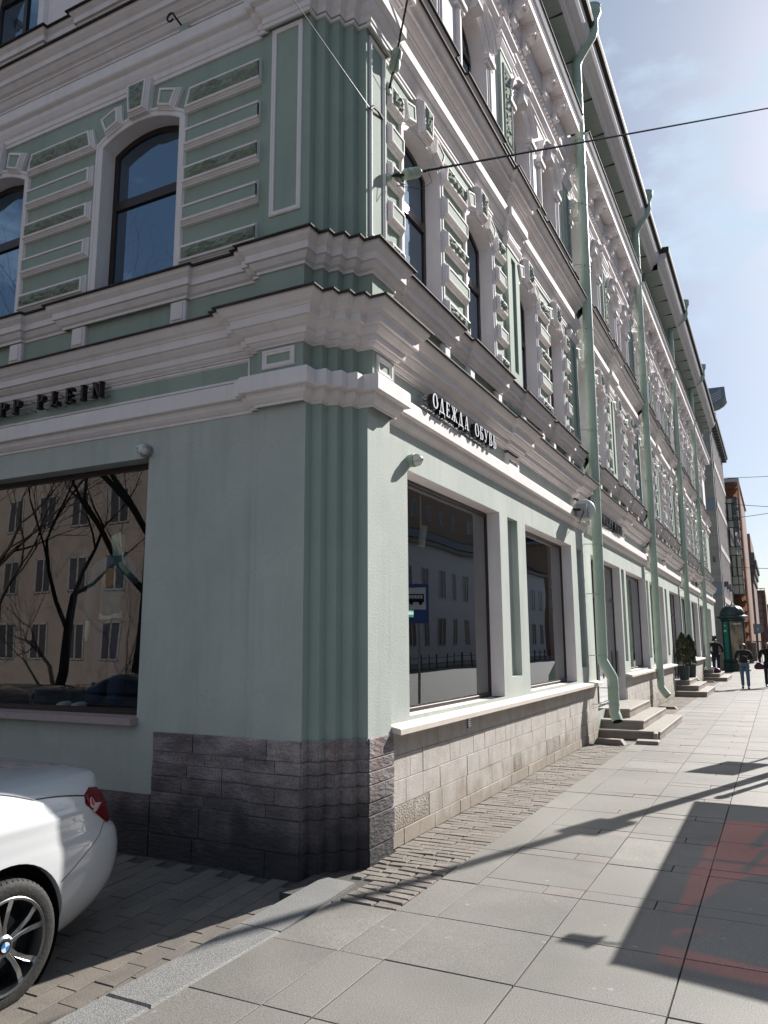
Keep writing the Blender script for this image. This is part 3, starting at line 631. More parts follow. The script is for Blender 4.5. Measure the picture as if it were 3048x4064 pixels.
for k, a in enumerate(PL):
    for du in (-2.6, -1.42, -.72, .48):
        y = a+du
        if 0 < y and not any(abs(y-p) < .3 for p in PIPES): inst('modil', 'modillion', 'trim', B, (0, y, 0), modil)
    def carve(mb):
        r = random.Random(3)
        for i in range(26):
            t = i/25; x = math.sin(t*9)*.16*(1-t*.5); z = 11.45-.62*t
            q = r.uniform(.03, .06); mb.lathe([(0, -q), (q*.8, -q*.4), (q, .1*q), (q*.7, q*.7), (0, q)], 7, FR(x, .05+.08*(1-t)+r.uniform(-.01, .02), z), 'z')
    if k != 1: inst('carve', 'carved_ornament', 'trim', B, (0, a+.27 if k != 1 else a, 0), carve, True)
# soffit coffers between modillions are left as real sunk panels
# ---- attic, roof cornice, gutter and roof
def attic(y0, y1, dx, tagc):
    mb = MB(); mb.box(-9, -.12+dx, y0, y1, 11.9, 13.62); o = mb.build('attic_wall', 'green', B)
    p = [(-.12+dx, y0), (-.12+dx, y1)]
    mb = MB(); sweep(mb, p, [(-.05, 13.395), (.40, 13.445), (.40, 13.46), (-.05, 13.46)]); mb.build('soffit', 'pale', B)
    mb = MB(); sweep(mb, p, [(.401, 13.455), (.42, 13.455), (.42, 13.50), (.45, 13.52), (.47, 13.56), (.47, 13.60), (.53, 13.63), (.62, 13.72), (.66, 13.80), (.68, 13.88), (.68, 13.98), (.401, 13.98)]); mb.build('roof_cornice', 'trim', B)
    mb = MB(); sweep(mb, p, [(.60, 13.985), (.72, 13.975), (.76, 14.0), (.78, 14.06), (.78, 14.16), (.76, 14.18), (.5, 14.2)]); mb.build('gutter', 'flash', B)
    mb = MB(); mb.add([(-.12+dx+.7, y0, 14.17), (-.12+dx+.7, y1, 14.17), (-7, y1, 16.2), (-7, y0, 16.2)], [(0, 1, 2, 3)]); mb.add([(-7, y0, 16.2), (-7, y1, 16.2), (-14, y1, 14), (-14, y0, 14)], [(0, 1, 2, 3)]); mb.build('roof', 'flash', B)
    mb = MB()
    yy = y0+1.1
    mb2 = MB()
    while yy < y1: mb2.box(-.12+dx+.02, -.12+dx+.41, yy, yy+.012, 13.405, 13.453); yy += 1.3
    mb2.build('soffit_joints', 'flash', B, kind='stuff')
attic(-.3, 18.85, 0.0, 'a'); attic(18.85, YE, .20, 'b')
mb = MB(); mb.box(XL, -.35, -.30, .3, 11.9, 13.62); mb.build('attic_wall', 'green', B)
mb = MB(); sweep(mb, [(XL, -.30), (-.12, -.30)], [(0, 13.40), (.42, 13.45), (.47, 13.60), (.68, 13.98), (0, 13.98)]); mb.build('roof_cornice', 'trim', B)

mb = MB(); rings(mb, FL, [(XL, 3.985), (-.99, 3.985), (-.99, 4.185), (XL, 4.185)], [(0, 0), (0, .018), (.018, .018), (.024, .006), (.03, .003)]); o = mb.build('frieze_frame', 'trim', B)
mb = MB(); mb.add([FL(XL, .004, 4.014), FL(-1.019, .004, 4.014), FL(-1.019, .004, 4.156), FL(XL, .004, 4.156)], [(0, 1, 2, 3)]); mb.build('frieze_field', 'green', o)
mb = MB(); mb.add([FL(XL, .004, 4.64), FL(-.95, .004, 4.64), FL(-.95, .004, 4.89), FL(XL, .004, 4.89)], [(0, 1, 2, 3)]); mb.build('parapet_field', 'green', B)
mb = MB(); mb.add([FR(.43, .004, 4.64), FR(YE, .004, 4.64), FR(YE, .004, 4.89), FR(.43, .004, 4.89)], [(0, 1, 2, 3)]); mb.build('parapet_field', 'green', B)
# ================================================================== GROUND
ZS0 = -.055
def zst(y): return ZS0 + (y+.4)*.058 if y > -3 else ZS0-2.6*.058
mb = MB(); mb.box(-300, 300, -300, 300, -.6, -.40)
mb.build('ground', 'asphalt', None, kind='structure')
# main carriageway beyond the kerb, and the far pavement
mb = MB(); mb.add([(4.6, -80, -.12), (18, -80, -.12), (18, 300, -.12), (4.6, 300, -.12)], [(0, 1, 2, 3)]); mb.build('road', 'asphalt', None, kind='structure')
mb = MB(); mb.box(18, 60, -80, 300, -.3, 0); mb.build('far_pavement', 'granite', None, kind='structure')
# pavement of granite slabs
PV = structure('pavement')
mb = MB(); mb.box(.17, 4.45, -20, -.76, -.3, -.022); mb.box(-.3, 4.45, -.76, 300, -.3, -.022); mb.build('bedding', 'joint', PV)
xs = [.623, .908, 1.638, 2.370, 3.10, 3.83, 4.42]
gm = ['granite', 'granite', 'granite4', 'granite3', 'granite2']
def slab(x0, x1, y0, y1, m=None, j=.0015):
    mb = MB(); g_ = .0042; h = rnd.uniform(-.002, .002)
    mb.bbox(x0+g_, x1-g_, y0+g_, y1-g_, -.06, h, .0012, j); mb.build('paving_slab', m or rnd.choice(gm[:4]), PV)
yrow = [-5.17, -4.44, -3.71, -2.98, -2.25, -1.52, -.79, -.055]
for y0, y1 in zip(yrow, yrow[1:]):
    if y1 < -.7:
        slab(.172, .623, y0, y1)
        for a, b in zip(xs[:5], xs[1:5]):
            if a == .623: slab(.623, .908, y0, y1)
            else: slab(a, b, y0, y1)
    else:
        slab(.623, .908, -.79, -.055)
        for a, b in zip(xs[1:4], xs[2:5]): slab(a, b, y0, y1)
y = -.055; k = 0
stuffp = MB()
while y < 60:
    n, L = y+.19, y+.92
    if y < 16:
        # a narrow course of long and small pieces, then a course of big slabs
        for i, a in enumerate(xs[1:4]):
            b = xs[i+2]; q = a+.02+.0*k
            slab(a-.0, b-.26, y, n); slab(b-.26, b, y, n, 'granite2')
        off = 0
        for i, a in enumerate(xs[1:4]): slab(a, xs[i+2], n, L)
        slab(.623, .908, y, L)
    else:
        for i, a in enumerate(xs[0:4]):
            b = xs[i+1]
            for c, e in ((y, n), (n, L)):
                if a == .623 and c == n: continue
                stuffp.bbox(a+.004, b-.004, c+.004, (e if a != .623 else L)-.004, -.06, rnd.uniform(-.002, .002), .001)
    for i, a in enumerate(xs[4:6]):
        stuffp.bbox(a+.004, xs[i+5]-.004, y+.004, L-.004, -.06, 0, .001)
    y = L; k += 1
for y0, y1 in zip(yrow, yrow[1:]):
    for i, a in enumerate(xs[4:6]): stuffp.bbox(a+.004, xs[i+5]-.004, y0+.004, y1-.004, -.06, 0, .001)
y = -20.
while y < -5.2:
    for i, a in enumerate(xs[:6]): stuffp.bbox(a+.004, xs[i+1]-.004, y+.004, y+.73, -.06, 0, .001)
    y += .735
stuffp.build('paving_slabs', 'granite', PV, kind='stuff')
mb = MB(); mb.add([(-6, 60, -.002), (4.4, 60, -.002), (4.4, 300, -.002), (-6, 300, -.002)], [(0, 1, 2, 3)]); mb.build('far_slabs', 'granite', PV)
mb = MB(); mb.box(4.42, 4.62, -80, 300, -.3, .0); mb.build('kerb', 'kerb', PV)
# strip of setts along the wall
y = -.755; row = 0; cnt = 0
far_setts = MB()
while y < 40:
    hh = .098+rnd.uniform(-.006, .006)
    if any(a-.05 < y < b+.05 for a, b in ((8.78, 12.35), (20.3, 24.0))): y += hh; continue
    near = y < .6
    x0 = .175 if y < -.33 else (.0 if y < .42 else -.045)
    x = x0 - (.12 if row % 2 else 0)
    while x < .60:
        L = rnd.uniform(.21, .28) if y < 9 else .24
        e = min(x+L, .618); e = .618 if .618-e < .09 else e
        a = max(x, x0)
        if e-a > .05:
            g_ = .007 if near else .004
            hz = rnd.uniform(-.010, .002) if near else rnd.uniform(-.006, 0)
            t = (.035*(1-(y+.75)/1.4) if near else 0)
            if y < 8.6 and cnt < 300:
                mb = MB(); mb.bbox(-(e-a)/2+g_, (e-a)/2-g_, -hh/2+g_, hh/2-g_, -.1, 0, .006 if near else .004, .005 if near else .003)
                o = mb.build('sett', rnd.choice(['cobble', 'cobble', 'cobble2']), PV); o.location = ((a+e)/2, y+hh/2, hz); cnt += 1
                if near: o.rotation_euler = (rnd.uniform(-.03, .03), rnd.uniform(-.03, .03), rnd.uniform(-.02, .02)-t*1.2)
            else: far_setts.bbox(a+g_, e-g_, y+g_, y+hh-g_, -.1, hz, .005)
        x = e
    y += hh; row += 1
far_setts.build('setts', 'cobble', PV, kind='stuff')
# granite kerb stones along the side street
for a, b in ((-.4, -1.42), (-1.42, -2.5), (-2.5, -3.6), (-3.6, -4.8), (-4.8, -6), (-6, -8), (-8, -10), (-10, -13)):
    mb = MB()
    x1 = .165; x0 = -.135
    if a == -.4:
        V = [(x0-.03, a+.02), (x1-.06, a+.0), (x1, b), (x0, b)]
        mb.add([(p[0], p[1], z) for z in (-.3, .0) for p in V], [(4, 5, 6, 7), (0, 1, 5, 4), (1, 2, 6, 5), (2, 3, 7, 6), (3, 0, 4, 7)])
    else: mb.bbox(x0, x1, b+.003, a-.003, -.3, .002, .012)
    mb.build('kerb_stone', 'kerb', PV)
# side street of concrete pavers, falling gently away from the wall
ST = structure('side_street')
mb = MB(); mb.add([(-60, -.3, zst(-.3)-.02), (-.1, -.3, zst(-.3)-.02), (-.1, -3, zst(-2.99)-.02), (-60, -3, zst(-2.99)-.02), (-60, -60, zst(-9)-.02), (-.1, -60, zst(-9)-.02)], [(0, 1, 2, 3), (3, 2, 5, 4)]); mb.build('bedding', 'joint', ST)
x = -.14; c = 0; npv = 0; far_p = MB()
while x > -9:
    wd = .153; y = -.42-(.12 if c % 2 else 0); first = True
    while y > -6.5:
        L = .245; ym = y-L/2
        if x > -2.6 and y > -3.6 and npv < 298:
            key = ('pv', c % 3 == 0 and 1 or 0)
            me = _cache.get(key)
            if me is None:
                b_ = MB(); b_.bbox(-wd/2+.003, wd/2-.003, -L/2+.003, L/2-.003, -.05, 0, .003, 0); me = b_.mesh('paver'); _cache[key] = me; me.materials.append(M['paver' if key[1] else 'paver2'])
            o = link(me, 'paver', None, ST, (x-wd/2, ym, zst(ym)+rnd.uniform(-.003, .002)), rot=(.058 if ym > -3 else 0, rnd.uniform(-.006, .006), 0)); npv += 1
        else: far_p.bbox(x-wd+.003, x-.003, y-L+.003, y-.003, zst(ym)-.05, zst(ym), .003)
        y -= L
    x -= wd; c += 1
far_p.build('pavers', 'paver', ST, kind='stuff')
# ================================================================== STEPS
def stairs(y0, y1, lv, lab, chip=False):
    r = thing('stone_steps', lab, 'steps', (0, y0, 0), 'flights of stone steps up to the doors')
    for i, (x1, a, b, z0, z1) in enumerate(lv):
        t = MB(); t.bbox(-.2, x1+.015, a-.015-y0, b+.015-y0, z1-.035, z1, .005); o = t.build('tread', 'step', r)
        t = MB(); n = max(2, int((b-a)/.6)); 
        t.box(-.2, x1-.012, a-y0, b-y0, z0, z1-.036)
        o2 = t.build('step_body', 'riser', r)
        for q in range(n):
            ya, yb = a-y0+(b-a)*q/n, a-y0+(b-a)*(q+1)/n
            t = MB(); t.box(x1-.012, x1, ya+.003, yb-.003, z0+.002, z1-.037); t.build('riser_slab', 'step' if q % 3 else 'riser', r)
    return r
s1 = stairs(8.87, 12.35, [(1.0, 8.87, 12.35, 0, .15), (.69, 9.15, 12.2, .15, .30), (.39, 9.6, 12.05, .30, .46)], 'nearest grey stone steps beside the first downpipe with broken front edge')
stairs(20.4, 24.0, [(.88, 20.4, 24.0, 0, .16), (.62, 20.8, 23.8, .16, .32), (.34, 21.1, 23.6, .32, .47)], 'stone steps below the two potted conifers')
stairs(30.7, 34.6, [(.9, 30.7, 34.6, 0, .16), (.6, 31.0, 34.3, .16, .31), (.33, 31.3, 34.0, .31, .46)], 'farthest stone steps where a man in dark clothes stands')
mb = MB(); mb.prism([(0, 0), (.52, 0), (.46, .085), (.06, .085)], 0, .15, lambda u, h, z: (u, h, z)); o = mb.build('broken_stone', 'riser', None); o.location = (.03, 8.05, .0); o.rotation_euler = (0, 0, -.12); tag(o, 'long broken kerb stone lying under the mouth of the nearest downpipe', 'stone')
mb = MB(); mb.bbox(0, .36, 0, .22, 0, .055, .008, .006); o = mb.build('loose_slab', 'step', None); o.location = (.70, 8.22, .004); o.rotation_euler = (.03, 0, .02); tag(o, 'loose flat step slab lying on the pavement by the steps', 'stone')
mb = MB(); mb.bbox(0, .07, 0, .30, 0, .15, .006, .004); o = mb.build('fallen_riser', 'step', None); o.location = (.93, 8.55, .003); o.rotation_euler = (0, .05, .1); tag(o, 'narrow upright broken stone leaning at the corner of the steps', 'stone')
mb = MB(); mb.prism([(0, 0), (.5, 0), (.44, .06), (.06, .06)], 0, .14, lambda u, h, z: (u, h, z)); o = mb.build('broken_stone', 'riser', None); o.location = (.04, 15.6, .0); tag(o, 'dark stone splash block under the second downpipe', 'stone')
mb = MB(); mb.prism([(0, 0), (.45, 0), (.40, .06), (.06, .06)], 0, .14, lambda u, h, z: (u, h, z)); o = mb.build('broken_stone', 'riser', None); o.location = (.04, 31.0-1.4, .0); tag(o, 'dark stone splash block before the farthest steps', 'stone')
# ================================================================== DOWNPIPES
plabs = ['nearest green downpipe with an open round mouth above the pavement', 'second green downpipe, slanted mouth, left of the potted conifers', 'third green downpipe rising behind the potted conifers', 'farthest tall green downpipe beside the man on the steps']
def downpipe(i, y, x=.14, r=.093):
    top = 13.15
    t = thing('downpipe', plabs[i], 'downpipe', (x, y, 0), 'green downpipes along the street front')
    mb = MB(); lx = lambda z: .10*(z-1.4)/(top-1.4)
    mb.tube([(lx(z), 0, z) for z in (1.42, 4.8, 9, top)], r, 20, False); o = mb.build('pipe', 'pipe', t); autosmooth(o, 40)
    for z in (3.0, 4.3, 6.6, 8.8, 11.0, 12.6):   # sleeved joints
        mb = MB(); mb.lathe([(r+.001, -.03), (r+.006, -.03), (r+.006, .03), (r+.001, .03)], 20, (lx(z), 0, z)); mb.build('pipe_joint', 'pipe', o)
    ex = .16 if i == 0 else 0.0
    if i == 0:
        mb = MB(); mb.tube([(0, 0, 1.44), (0, 0, 1.36), (ex, 0, 1.06), (ex, 0, .98)], r*1.02, 20, False); e = mb.build('elbow', 'pipe', t); autosmooth(e, 30)
        mb = MB(); mb.tube([(ex, 0, .99), (ex, 0, .70), (ex, 0, .47), (ex+.03, -.03, .40)], r, 20, False); e = mb.build('spout', 'pipe', t); autosmooth(e, 40)
        mb = MB(); mb.tube([(ex, 0, .47), (ex+.035, -.035, .395), (ex+.06, -.075, .32)], [r, r, r*1.02], 20, False); mb.build('mouth', 'pipe', e)
        mb = MB(); mb.tube([(ex, 0, .46), (ex+.035, -.035, .40), (ex+.056, -.07, .328)], r*.93, 20, False); mb.build('mouth_lining', 'pipein', e)
        clz = (.62, .90, 1.46, 2.55, 3.45, 4.65, 5.6, 7.6, 8.9, 10.2, 11.6, 12.9)
    else:
        mb = MB(); mb.tube([(0, 0, 1.45), (0, 0, .9), (0, 0, .52)], r, 20, False); e = mb.build('pipe', 'pipe', t); autosmooth(e, 40)
        mb = MB(); mb.tube([(0, 0, .54), (.04, -.02, .46), (.17, -.06, .30)], [r, r*1.02, r*1.02], 20, False); e = mb.build('spout', 'pipe', t); autosmooth(e, 50)
        clz = (.75, 1.5, 2.6, 3.5, 4.65, 6, 7.5, 9, 10.4, 11.8, 12.9)
    # swan neck out to the gutter and the rainwater head
    gx = .62-.0+(.2 if y > 18.85 else 0)-.14+.14
    mb = MB(); pts = [(.10, 0, top-.02), (.10, 0, top+.12), (.12, 0, top+.22), (.16, 0, top+.30), (gx-.12-.14, 0, top+.60), (gx-.05-.14, 0, top+.68), (gx-.14, 0, top+.80), (gx-.14, 0, top+1.02)]
    mb.tube(pts, r, 20, False); e = mb.build('swan_neck', 'pipe', t); autosmooth(e, 60)
    mb = MB(); mb.lathe([(r, 0), (r+.01, .06), (.15, .16), (.165, .20), (.165, .30), (.175, .31), (.175, .34), (.15, .34), (.14, .2)], 20, (gx-.14, 0, top+1.0)); e = mb.build('rainwater_head', 'pipe', t); autosmooth(e, 40)
    mb = MB(); mb.box(gx-.14-.26, gx-.14-.1, -.06, .06, top+1.2, top+1.28); mb.build('inlet', 'flash', t)
    for z in clz:
        xo = ex if (i == 0 and z < 1.0) else max(0, lx(z))
        mb = MB(); mb.lathe([(r+.002, -.012), (r+.007, -.012), (r+.007, .012), (r+.002, .012)], 18, (xo, 0, z)); mb.box(xo+.0, xo+.02, -r-.05, -r, z-.012, z+.012)
        mb.tube([(xo-.02, -r-.03, z), (-x-.06, -r-.12, z)], .007, 6); mb.build('pipe_clamp', 'pipe', t)
for i, y in enumerate(PIPES): downpipe(i, y)
# ================================================================== SIGN LETTERS
def arcpts(cx_, cy_, rx, ry, a0, a1, n=10): return [(cx_+rx*math.cos(math.radians(a0+(a1-a0)*i/n)), cy_+ry*math.sin(math.radians(a0+(a1-a0)*i/n))) for i in range(n+1)]
def ringq(cx_, cy_, ro, ri, a0, a1, n=12):
    A = arcpts(cx_, cy_, *ro, a0, a1, n); Bq = arcpts(cx_, cy_, *ri, a0, a1, n); return [[A[i], A[i+1], Bq[i+1], Bq[i]] for i in range(n)]
def rc(x0, x1, y0, y1): return [(x0, y0), (x1, y0), (x1, y1), (x0, y1)]
T_, t_, sf = .19, .075, .07      # thick stroke, thin stroke, serif height
def stem(x, w=T_, y0=0, y1=1, s=.08, bot=True, top=True):
    q = [rc(x, x+w, y0, y1)]
    if bot: q.append(rc(x-s, x+w+s, y0, y0+sf*.75))
    if top: q.append(rc(x-s, x+w+s, y1-sf*.75, y1))
    return q
G = {
 'I': (.40, stem(.1)), 'L': (.68, stem(.1)+[rc(.29, .64, 0, t_), [(.57, 0), (.66, 0), (.66, .28), (.60, .28)]]),
 'E': (.70, stem(.1)+[rc(.29, .62, 0, t_), rc(.29, .60, 1-t_, 1), rc(.29, .5, .48, .55), [(.57, 0), (.66, 0), (.66, .25), (.60, .25)], [(.56, .78), (.62, .78), (.62, 1), (.56, 1)], rc(.47, .52, .40, .63)]),
 'P': (.70, stem(.1)+ringq(.34, .73, (.31, .27), (.12, .20), -90, 90)+[rc(.25, .35, 1-t_, 1), rc(.25, .35, .46, .53)]),
 'N': (.82, stem(.1, t_+.02, bot=True)+stem(.66, t_+.02, s=.07)+[[(.06, 1), (.26, 1), (.76, 0), (.60, 0)]]),
 'H': (.86, stem(.1)+stem(.58)+[rc(.29, .58, .47, .54)]),
 'O': (.90, ringq(.45, .5, (.42, .51), (.23, .44), 0, 360, 28)),
 'Zh': (1.1, [rc(.47, .64, 0, 1), rc(.38, .73, 0, .055), rc(.38, .73, .945, 1), [(.02, 0), (.2, 0), (.5, .54), (.42, .54)], [(.91, 0), (1.09, 0), (.69, .54), (.61, .54)], [(.06, 1), (.18, 1), (.5, .5), (.42, .46)], [(.93, 1), (1.05, 1), (.69, .46), (.61, .5)], rc(.0, .24, 0, .05), rc(.87, 1.11, 0, .05)]),
 'De': (.95, [rc(.02, .93, 0, t_), rc(.02, .10, -.2, .02), rc(.85, .93, -.2, .02), [(.58, .07), (.78, .07), (.58, 1), (.42, 1)], [(.16, .07), (.24, .07), (.50, 1), (.42, 1)]]),
 'A': (.90, [[(.58, 0), (.80, 0), (.53, 1), (.40, 1)], [(.12, 0), (.20, 0), (.48, 1), (.40, 1)], rc(.26, .64, .29, .36), rc(.03, .30, 0, .05), rc(.50, .88, 0, .05)]),
 'Be': (.75, stem(.1)+[rc(.29, .62, 1-t_, 1), [(.56, .76), (.63, .76), (.63, 1), (.56, 1)]]+ringq(.36, .29, (.34, .29), (.14, .22), -90, 90)+[rc(.25, .37, .51, .58), rc(.25, .37, 0, .07)]),
 'U': (.84, [[(.05, 1), (.25, 1), (.53, .36), (.38, .30)], [(.66, 1), (.74, 1), (.36, .06), (.26, .06)], rc(.0, .32, .95, 1), rc(.55, .83, .95, 1)]+ringq(.22, .13, (.14, .13), (.05, .06), 150, 330, 8)),
 'V': (.76, stem(.1)+ringq(.34, .76, (.27, .24), (.1, .18), -90, 90)+ringq(.36, .27, (.34, .27), (.14, .21), -90, 90)+[rc(.25, .36, .94, 1), rc(.25, .36, .48, .55), rc(.25, .36, 0, .06)]),
 'Sf': (.74, stem(.1)+ringq(.36, .29, (.34, .29), (.14, .22), -90, 90)+[rc(.25, .37, .51, .58), rc(.25, .37, 0, .07)]),
}
def lettering(name, lab, txt, F, u, z, h, sp=.26, gap=.62, face=None, rev_=False, d0=.09, d1=.15, cat='sign'):
    t = thing(name, lab, cat, F(u, 0, z)); o = Vector(F(u, 0, z))
    FF = lambda a, d, b: tuple(Vector(F(u+a, d, z+b))-o)
    x = 0; spans = []; s0 = 0
    for ch in txt:
        if ch == ' ': spans.append((s0, x)); x += gap*h; s0 = x; continue
        wd, polys = G[ch]; mb = MB()
        for p in polys: mb.prism([(x+a*h, b*h) for a, b in p], d0, d1, lambda a, d, b: FF(a, d, b))
        lo = mb.build('letter', 'black', t)
        if face:
            mb = MB()
            for q, p in enumerate(polys): mb.add([FF(x+a*h, d1+.0015+.0002*q, b*h) for a, b in p], [tuple(range(len(p)))])
            mb.build('letter_face', face, lo)
        x += (wd+sp)*h
    spans.append((s0, x-sp*h))
    for a, b in spans:                       # two thin rails and standoffs behind each word
        mb = MB()
        for zz in (.22*h, .8*h): mb.box(a-.01, b+.01, .03, .045, zz-.008, zz+.008, FF)
        k = a
        while k < b+.02:
            for zz in (.22*h, .8*h): mb.box(k-.005, k+.005, -.05, .09, zz-.005, zz+.005, FF)
            k += h*.9
        mb.build('mounting_rail', 'steelgrey', t)
    return t
hL = .153
# «PHILIPP PLEIN» in the side street; its end stands at x = -2.68
txt = ['P', 'H', 'I', 'L', 'I', 'P', 'P', ' ', 'P', 'L', 'E', 'I', 'N']
def width(tx, h, sp, gap): return sum(gap*h if c_ == ' ' else (G[c_][0]+sp)*h for c_ in tx)-sp*h
wd = width(txt, hL, .66, 1.0)
lettering('shop_sign', 'black slab serif latin letters on the shaded side wall', txt, FL, -2.66-wd, 4.055, hL, .66, 1.0)
tx2 = ['O', 'De', 'E', 'Zh', 'De', 'A', ' ', 'O', 'Be', 'U', 'V', 'Sf']
h2 = .155; w2_ = width(tx2, h2, .34, .95); k2 = (3.35-1.14)/w2_
lettering('shop_sign', 'black cyrillic letters with pale faces over the first shop window', tx2, FR, 1.14, 3.99, h2, .34*1.0+(3.04-1.14-w2_)/(len(tx2)*h2), .95, 'whiteface', d0=.11, d1=.165)
lettering('shop_sign', 'distant black latin letters over the door behind the nearest downpipe', txt[7+1:]and ['P', 'H', 'I', 'L', 'I', 'P', 'P', ' ', 'P', 'L', 'E', 'I', 'N'], FR, 9.35, 3.99, .18, .36, .8, None, d0=.11, d1=.165)
lettering('shop_sign', 'small far black letters near the last downpipe', ['L', 'O', 'N'], FR, 29.0, 3.99, .17, .3, .8, None, d0=.11, d1=.16)
# ================================================================== WALL LAMPS, DISH, PLATE, HOOKS, WIRES
def wlamp(F, u, z, lab, rot):
    t = thing('wall_lamp', lab, 'lamp', F(u, 0, z), 'round bulkhead lamps above the shop windows'); t.rotation_euler = rot
    mb = MB(); mb.lathe([(.0, -.01), (.058, -.01), (.060, .02), (.064, .045), (.064, .06), (.058, .062), (.055, .068)], 18, (0, 0, 0), 'x'); o = mb.build('lamp_base', 'insul' if F is FR else 'steelgrey', t); autosmooth(o)
    mb = MB(); mb.lathe([(.052, .066), (.054, .08), (.049, .10), (.040, .122), (.024, .138), (0, .144)], 18, (0, 0, 0), 'x'); o = mb.build('lamp_globe', 'whiteplastic', t); autosmooth(o, 60)
    for q in range(4):
        mb = MB(); a = q*math.pi/2+.4; mb.tube([(.062, .058*math.cos(a), .058*math.sin(a)), (.11, .050*math.cos(a), .050*math.sin(a)), (.147, 0.004*math.cos(a), 0.004*math.sin(a))], .0035, 5); mb.build('guard_wire', 'steelgrey', t)
wlamp(FR, .935, 3.415, 'small round lamp on the sunlit wall casting a long shadow', (0, 0, 0))
wlamp(FL, -2.15, 3.475, 'small grey round lamp on the shaded wall above the window corner', (0, 0, -math.pi/2))
t = thing('dish_antenna', 'white round dish antenna on a bracket left of the nearest downpipe', 'antenna', (.08, 7.35, 3.86))
mb = MB(); mb.lathe([(0, -.04), (.10, -.035), (.17, 0), (.19, .03), (.19, .07), (.16, .075), (.10, .04), (0, .03)], 20, (.10, .12, .06), 'y'); o = mb.build('dish', 'whiteplastic', t); autosmooth(o)
mb = MB(); mb.box(.02, .19, -.05, .11, -.09, .14); mb.build('radio_box', 'steelgrey', t)
mb = MB(); mb.tube([(-.14, -.12, .04), (-.0, -.12, .04), (.08, -.04, .04)], .02, 8); mb.box(-.13, -.11, -.2, -.04, -.04, .12); mb.build('bracket', 'iron', t)
mb = MB(); mb.tube([(.1, 0, .13), (.14, -.06, .0), (.1, -.08, -.1), (.02, .1, -.17), (-.1, .4, -.1), (-.12, .9, .7)], .006, 5); mb.build('cable', 'black', t)
mb = MB(); mb.box(-.02, .0, -.045, .045, -.055, .055); o = mb.build('notice_plate', 'blue', None); 
t = thing('notice_plate', 'small blue notice plate on the stone plinth under the sill', 'plate', (-.045, 2.33, .86)); o.parent = t; o.name = 'plate'; o.location = (.02, 0, 0)
mb = MB(); 
for q in range(4): mb.box(.0005, .002, -.035, .035-.01*(q % 2), .03-.022*q, .038-.022*q)
o = mb.build('white_lines', 'whiteface', t); o.location = (.02, 0, 0)
def insulator(p, dirv, t):
    d = Vector(dirv).normalized(); p = Vector(p)
    mb = MB(); pts = [p, p+d*.02, p+d*.03, p+d*.10, p+d*.12, p+d*.14, p+d*.2, p+d*.23]; mb.tube(pts, [.03, .05, .055, .055, .045, .055, .052, .03], 12); o = mb.build('insulator', 'insul', t); autosmooth(o, 30)
    return p+d*.24
def wire_(name, lab, start, end, rad, sag, ins=None, hook=True, n=24):
    s_ = Vector(start); e_ = Vector(end); t = thing(name, lab, 'wire', s_)
    d = (e_-s_).normalized(); a = Vector((0, 0, 0))
    if hook:
        mb = MB(); mb.lathe([(0, -.03), (.035, -.03), (.04, 0), (.03, .02), (0, .025)], 10, (0, 0, 0), 'x'); mb.build('wall_anchor', 'insul', t)
        mb = MB(); mb.tube([(0, 0, 0), tuple(d*.10+Vector((0, 0, .02))), tuple(d*.2)], .012, 6)
        for q in range(5): mb.tube([tuple(d*.03*q), tuple(d*(.03*q+.05)+Vector((0, rnd.uniform(-.03, .03), rnd.uniform(-.03, .03)))), tuple(d*(.03*q+.1))], .004, 4)
        mb.build('hook', 'iron', t)
    if ins: a = insulator(d*.2, d, t)
    e = e_-s_; pts = [a.lerp(e, k/n)-Vector((0, 0, sag*4*(k/n)*(1-k/n))) for k in range(n+1)]
    mb = MB(); mb.tube(pts, rad, 5); mb.build('cable', 'black', t)
    if ins:
        mb = MB(); q0 = a; q1 = a.lerp(e, .012/1); q = [a+d*(.0+.06*i)+Vector((0, .012*math.sin(i*2.4), .012*math.cos(i*2.4))) for i in range(9)]; mb.tube(q, .007, 5)
        mb.tube([a+d*.1, a+d*.16+Vector((0, .0, -.14)), a+d*.02+Vector((0, -.05, -.22)), d*.12+Vector((0, -.03, -.12))], .003, 4); mb.build('binding_wire', 'iron', t)
    return t
def rayp(x, y, t):       # point on the sight line of photo pixel (in 1659 wide units) used to lay out the overhead wires
    d = fw*1650+rt*(x-829.5)-up*(y-1106); d.normalize(); return CAM+d*t
wire_('overhead_wire', 'dark cable running from the corner across the sky to the right', (.0, .44, 6.09), (10.53, 19.9, 18.0), .012, .04, True)
wire_('overhead_wire', 'dark cable with a green insulator rising steeply from the corner', (.0, .46, 7.02), (.72, .25, 9.66), .010, .0, True)
t = wire_('overhead_wire', 'thin cable ending at a rusty bent rod on the corner pilaster', (.03, .0, 6.52), (.12, -3.0, 6.55), .0035, .0, None, False)
mb = MB(); mb.tube([(0, 0, 0), (.0, .06, .06), (-.01, .18, .10), (-.04, .36, .13)], .013, 7); mb.build('bent_rod', 'iron', t)
t = thing('wall_hook', 'iron ring hook on the shaded wall under the upper cornice', 'hook', (-1.86, -.46, 7.80))
mb = MB(); mb.lathe([(0, -.02), (.06, -.02), (.065, .03), (.04, .05), (0, .06)], 12, (0, .06, 0), 'y'); mb.build('base', 'insul', t)
mb = MB(); mb.tube([(0, 0, 0)]+[(-.05+.045*math.cos(a*.7), -.10, .03+.045*math.sin(a*.7)) for a in range(0, 9)], .011, 6); mb.build('ring', 'iron', t)
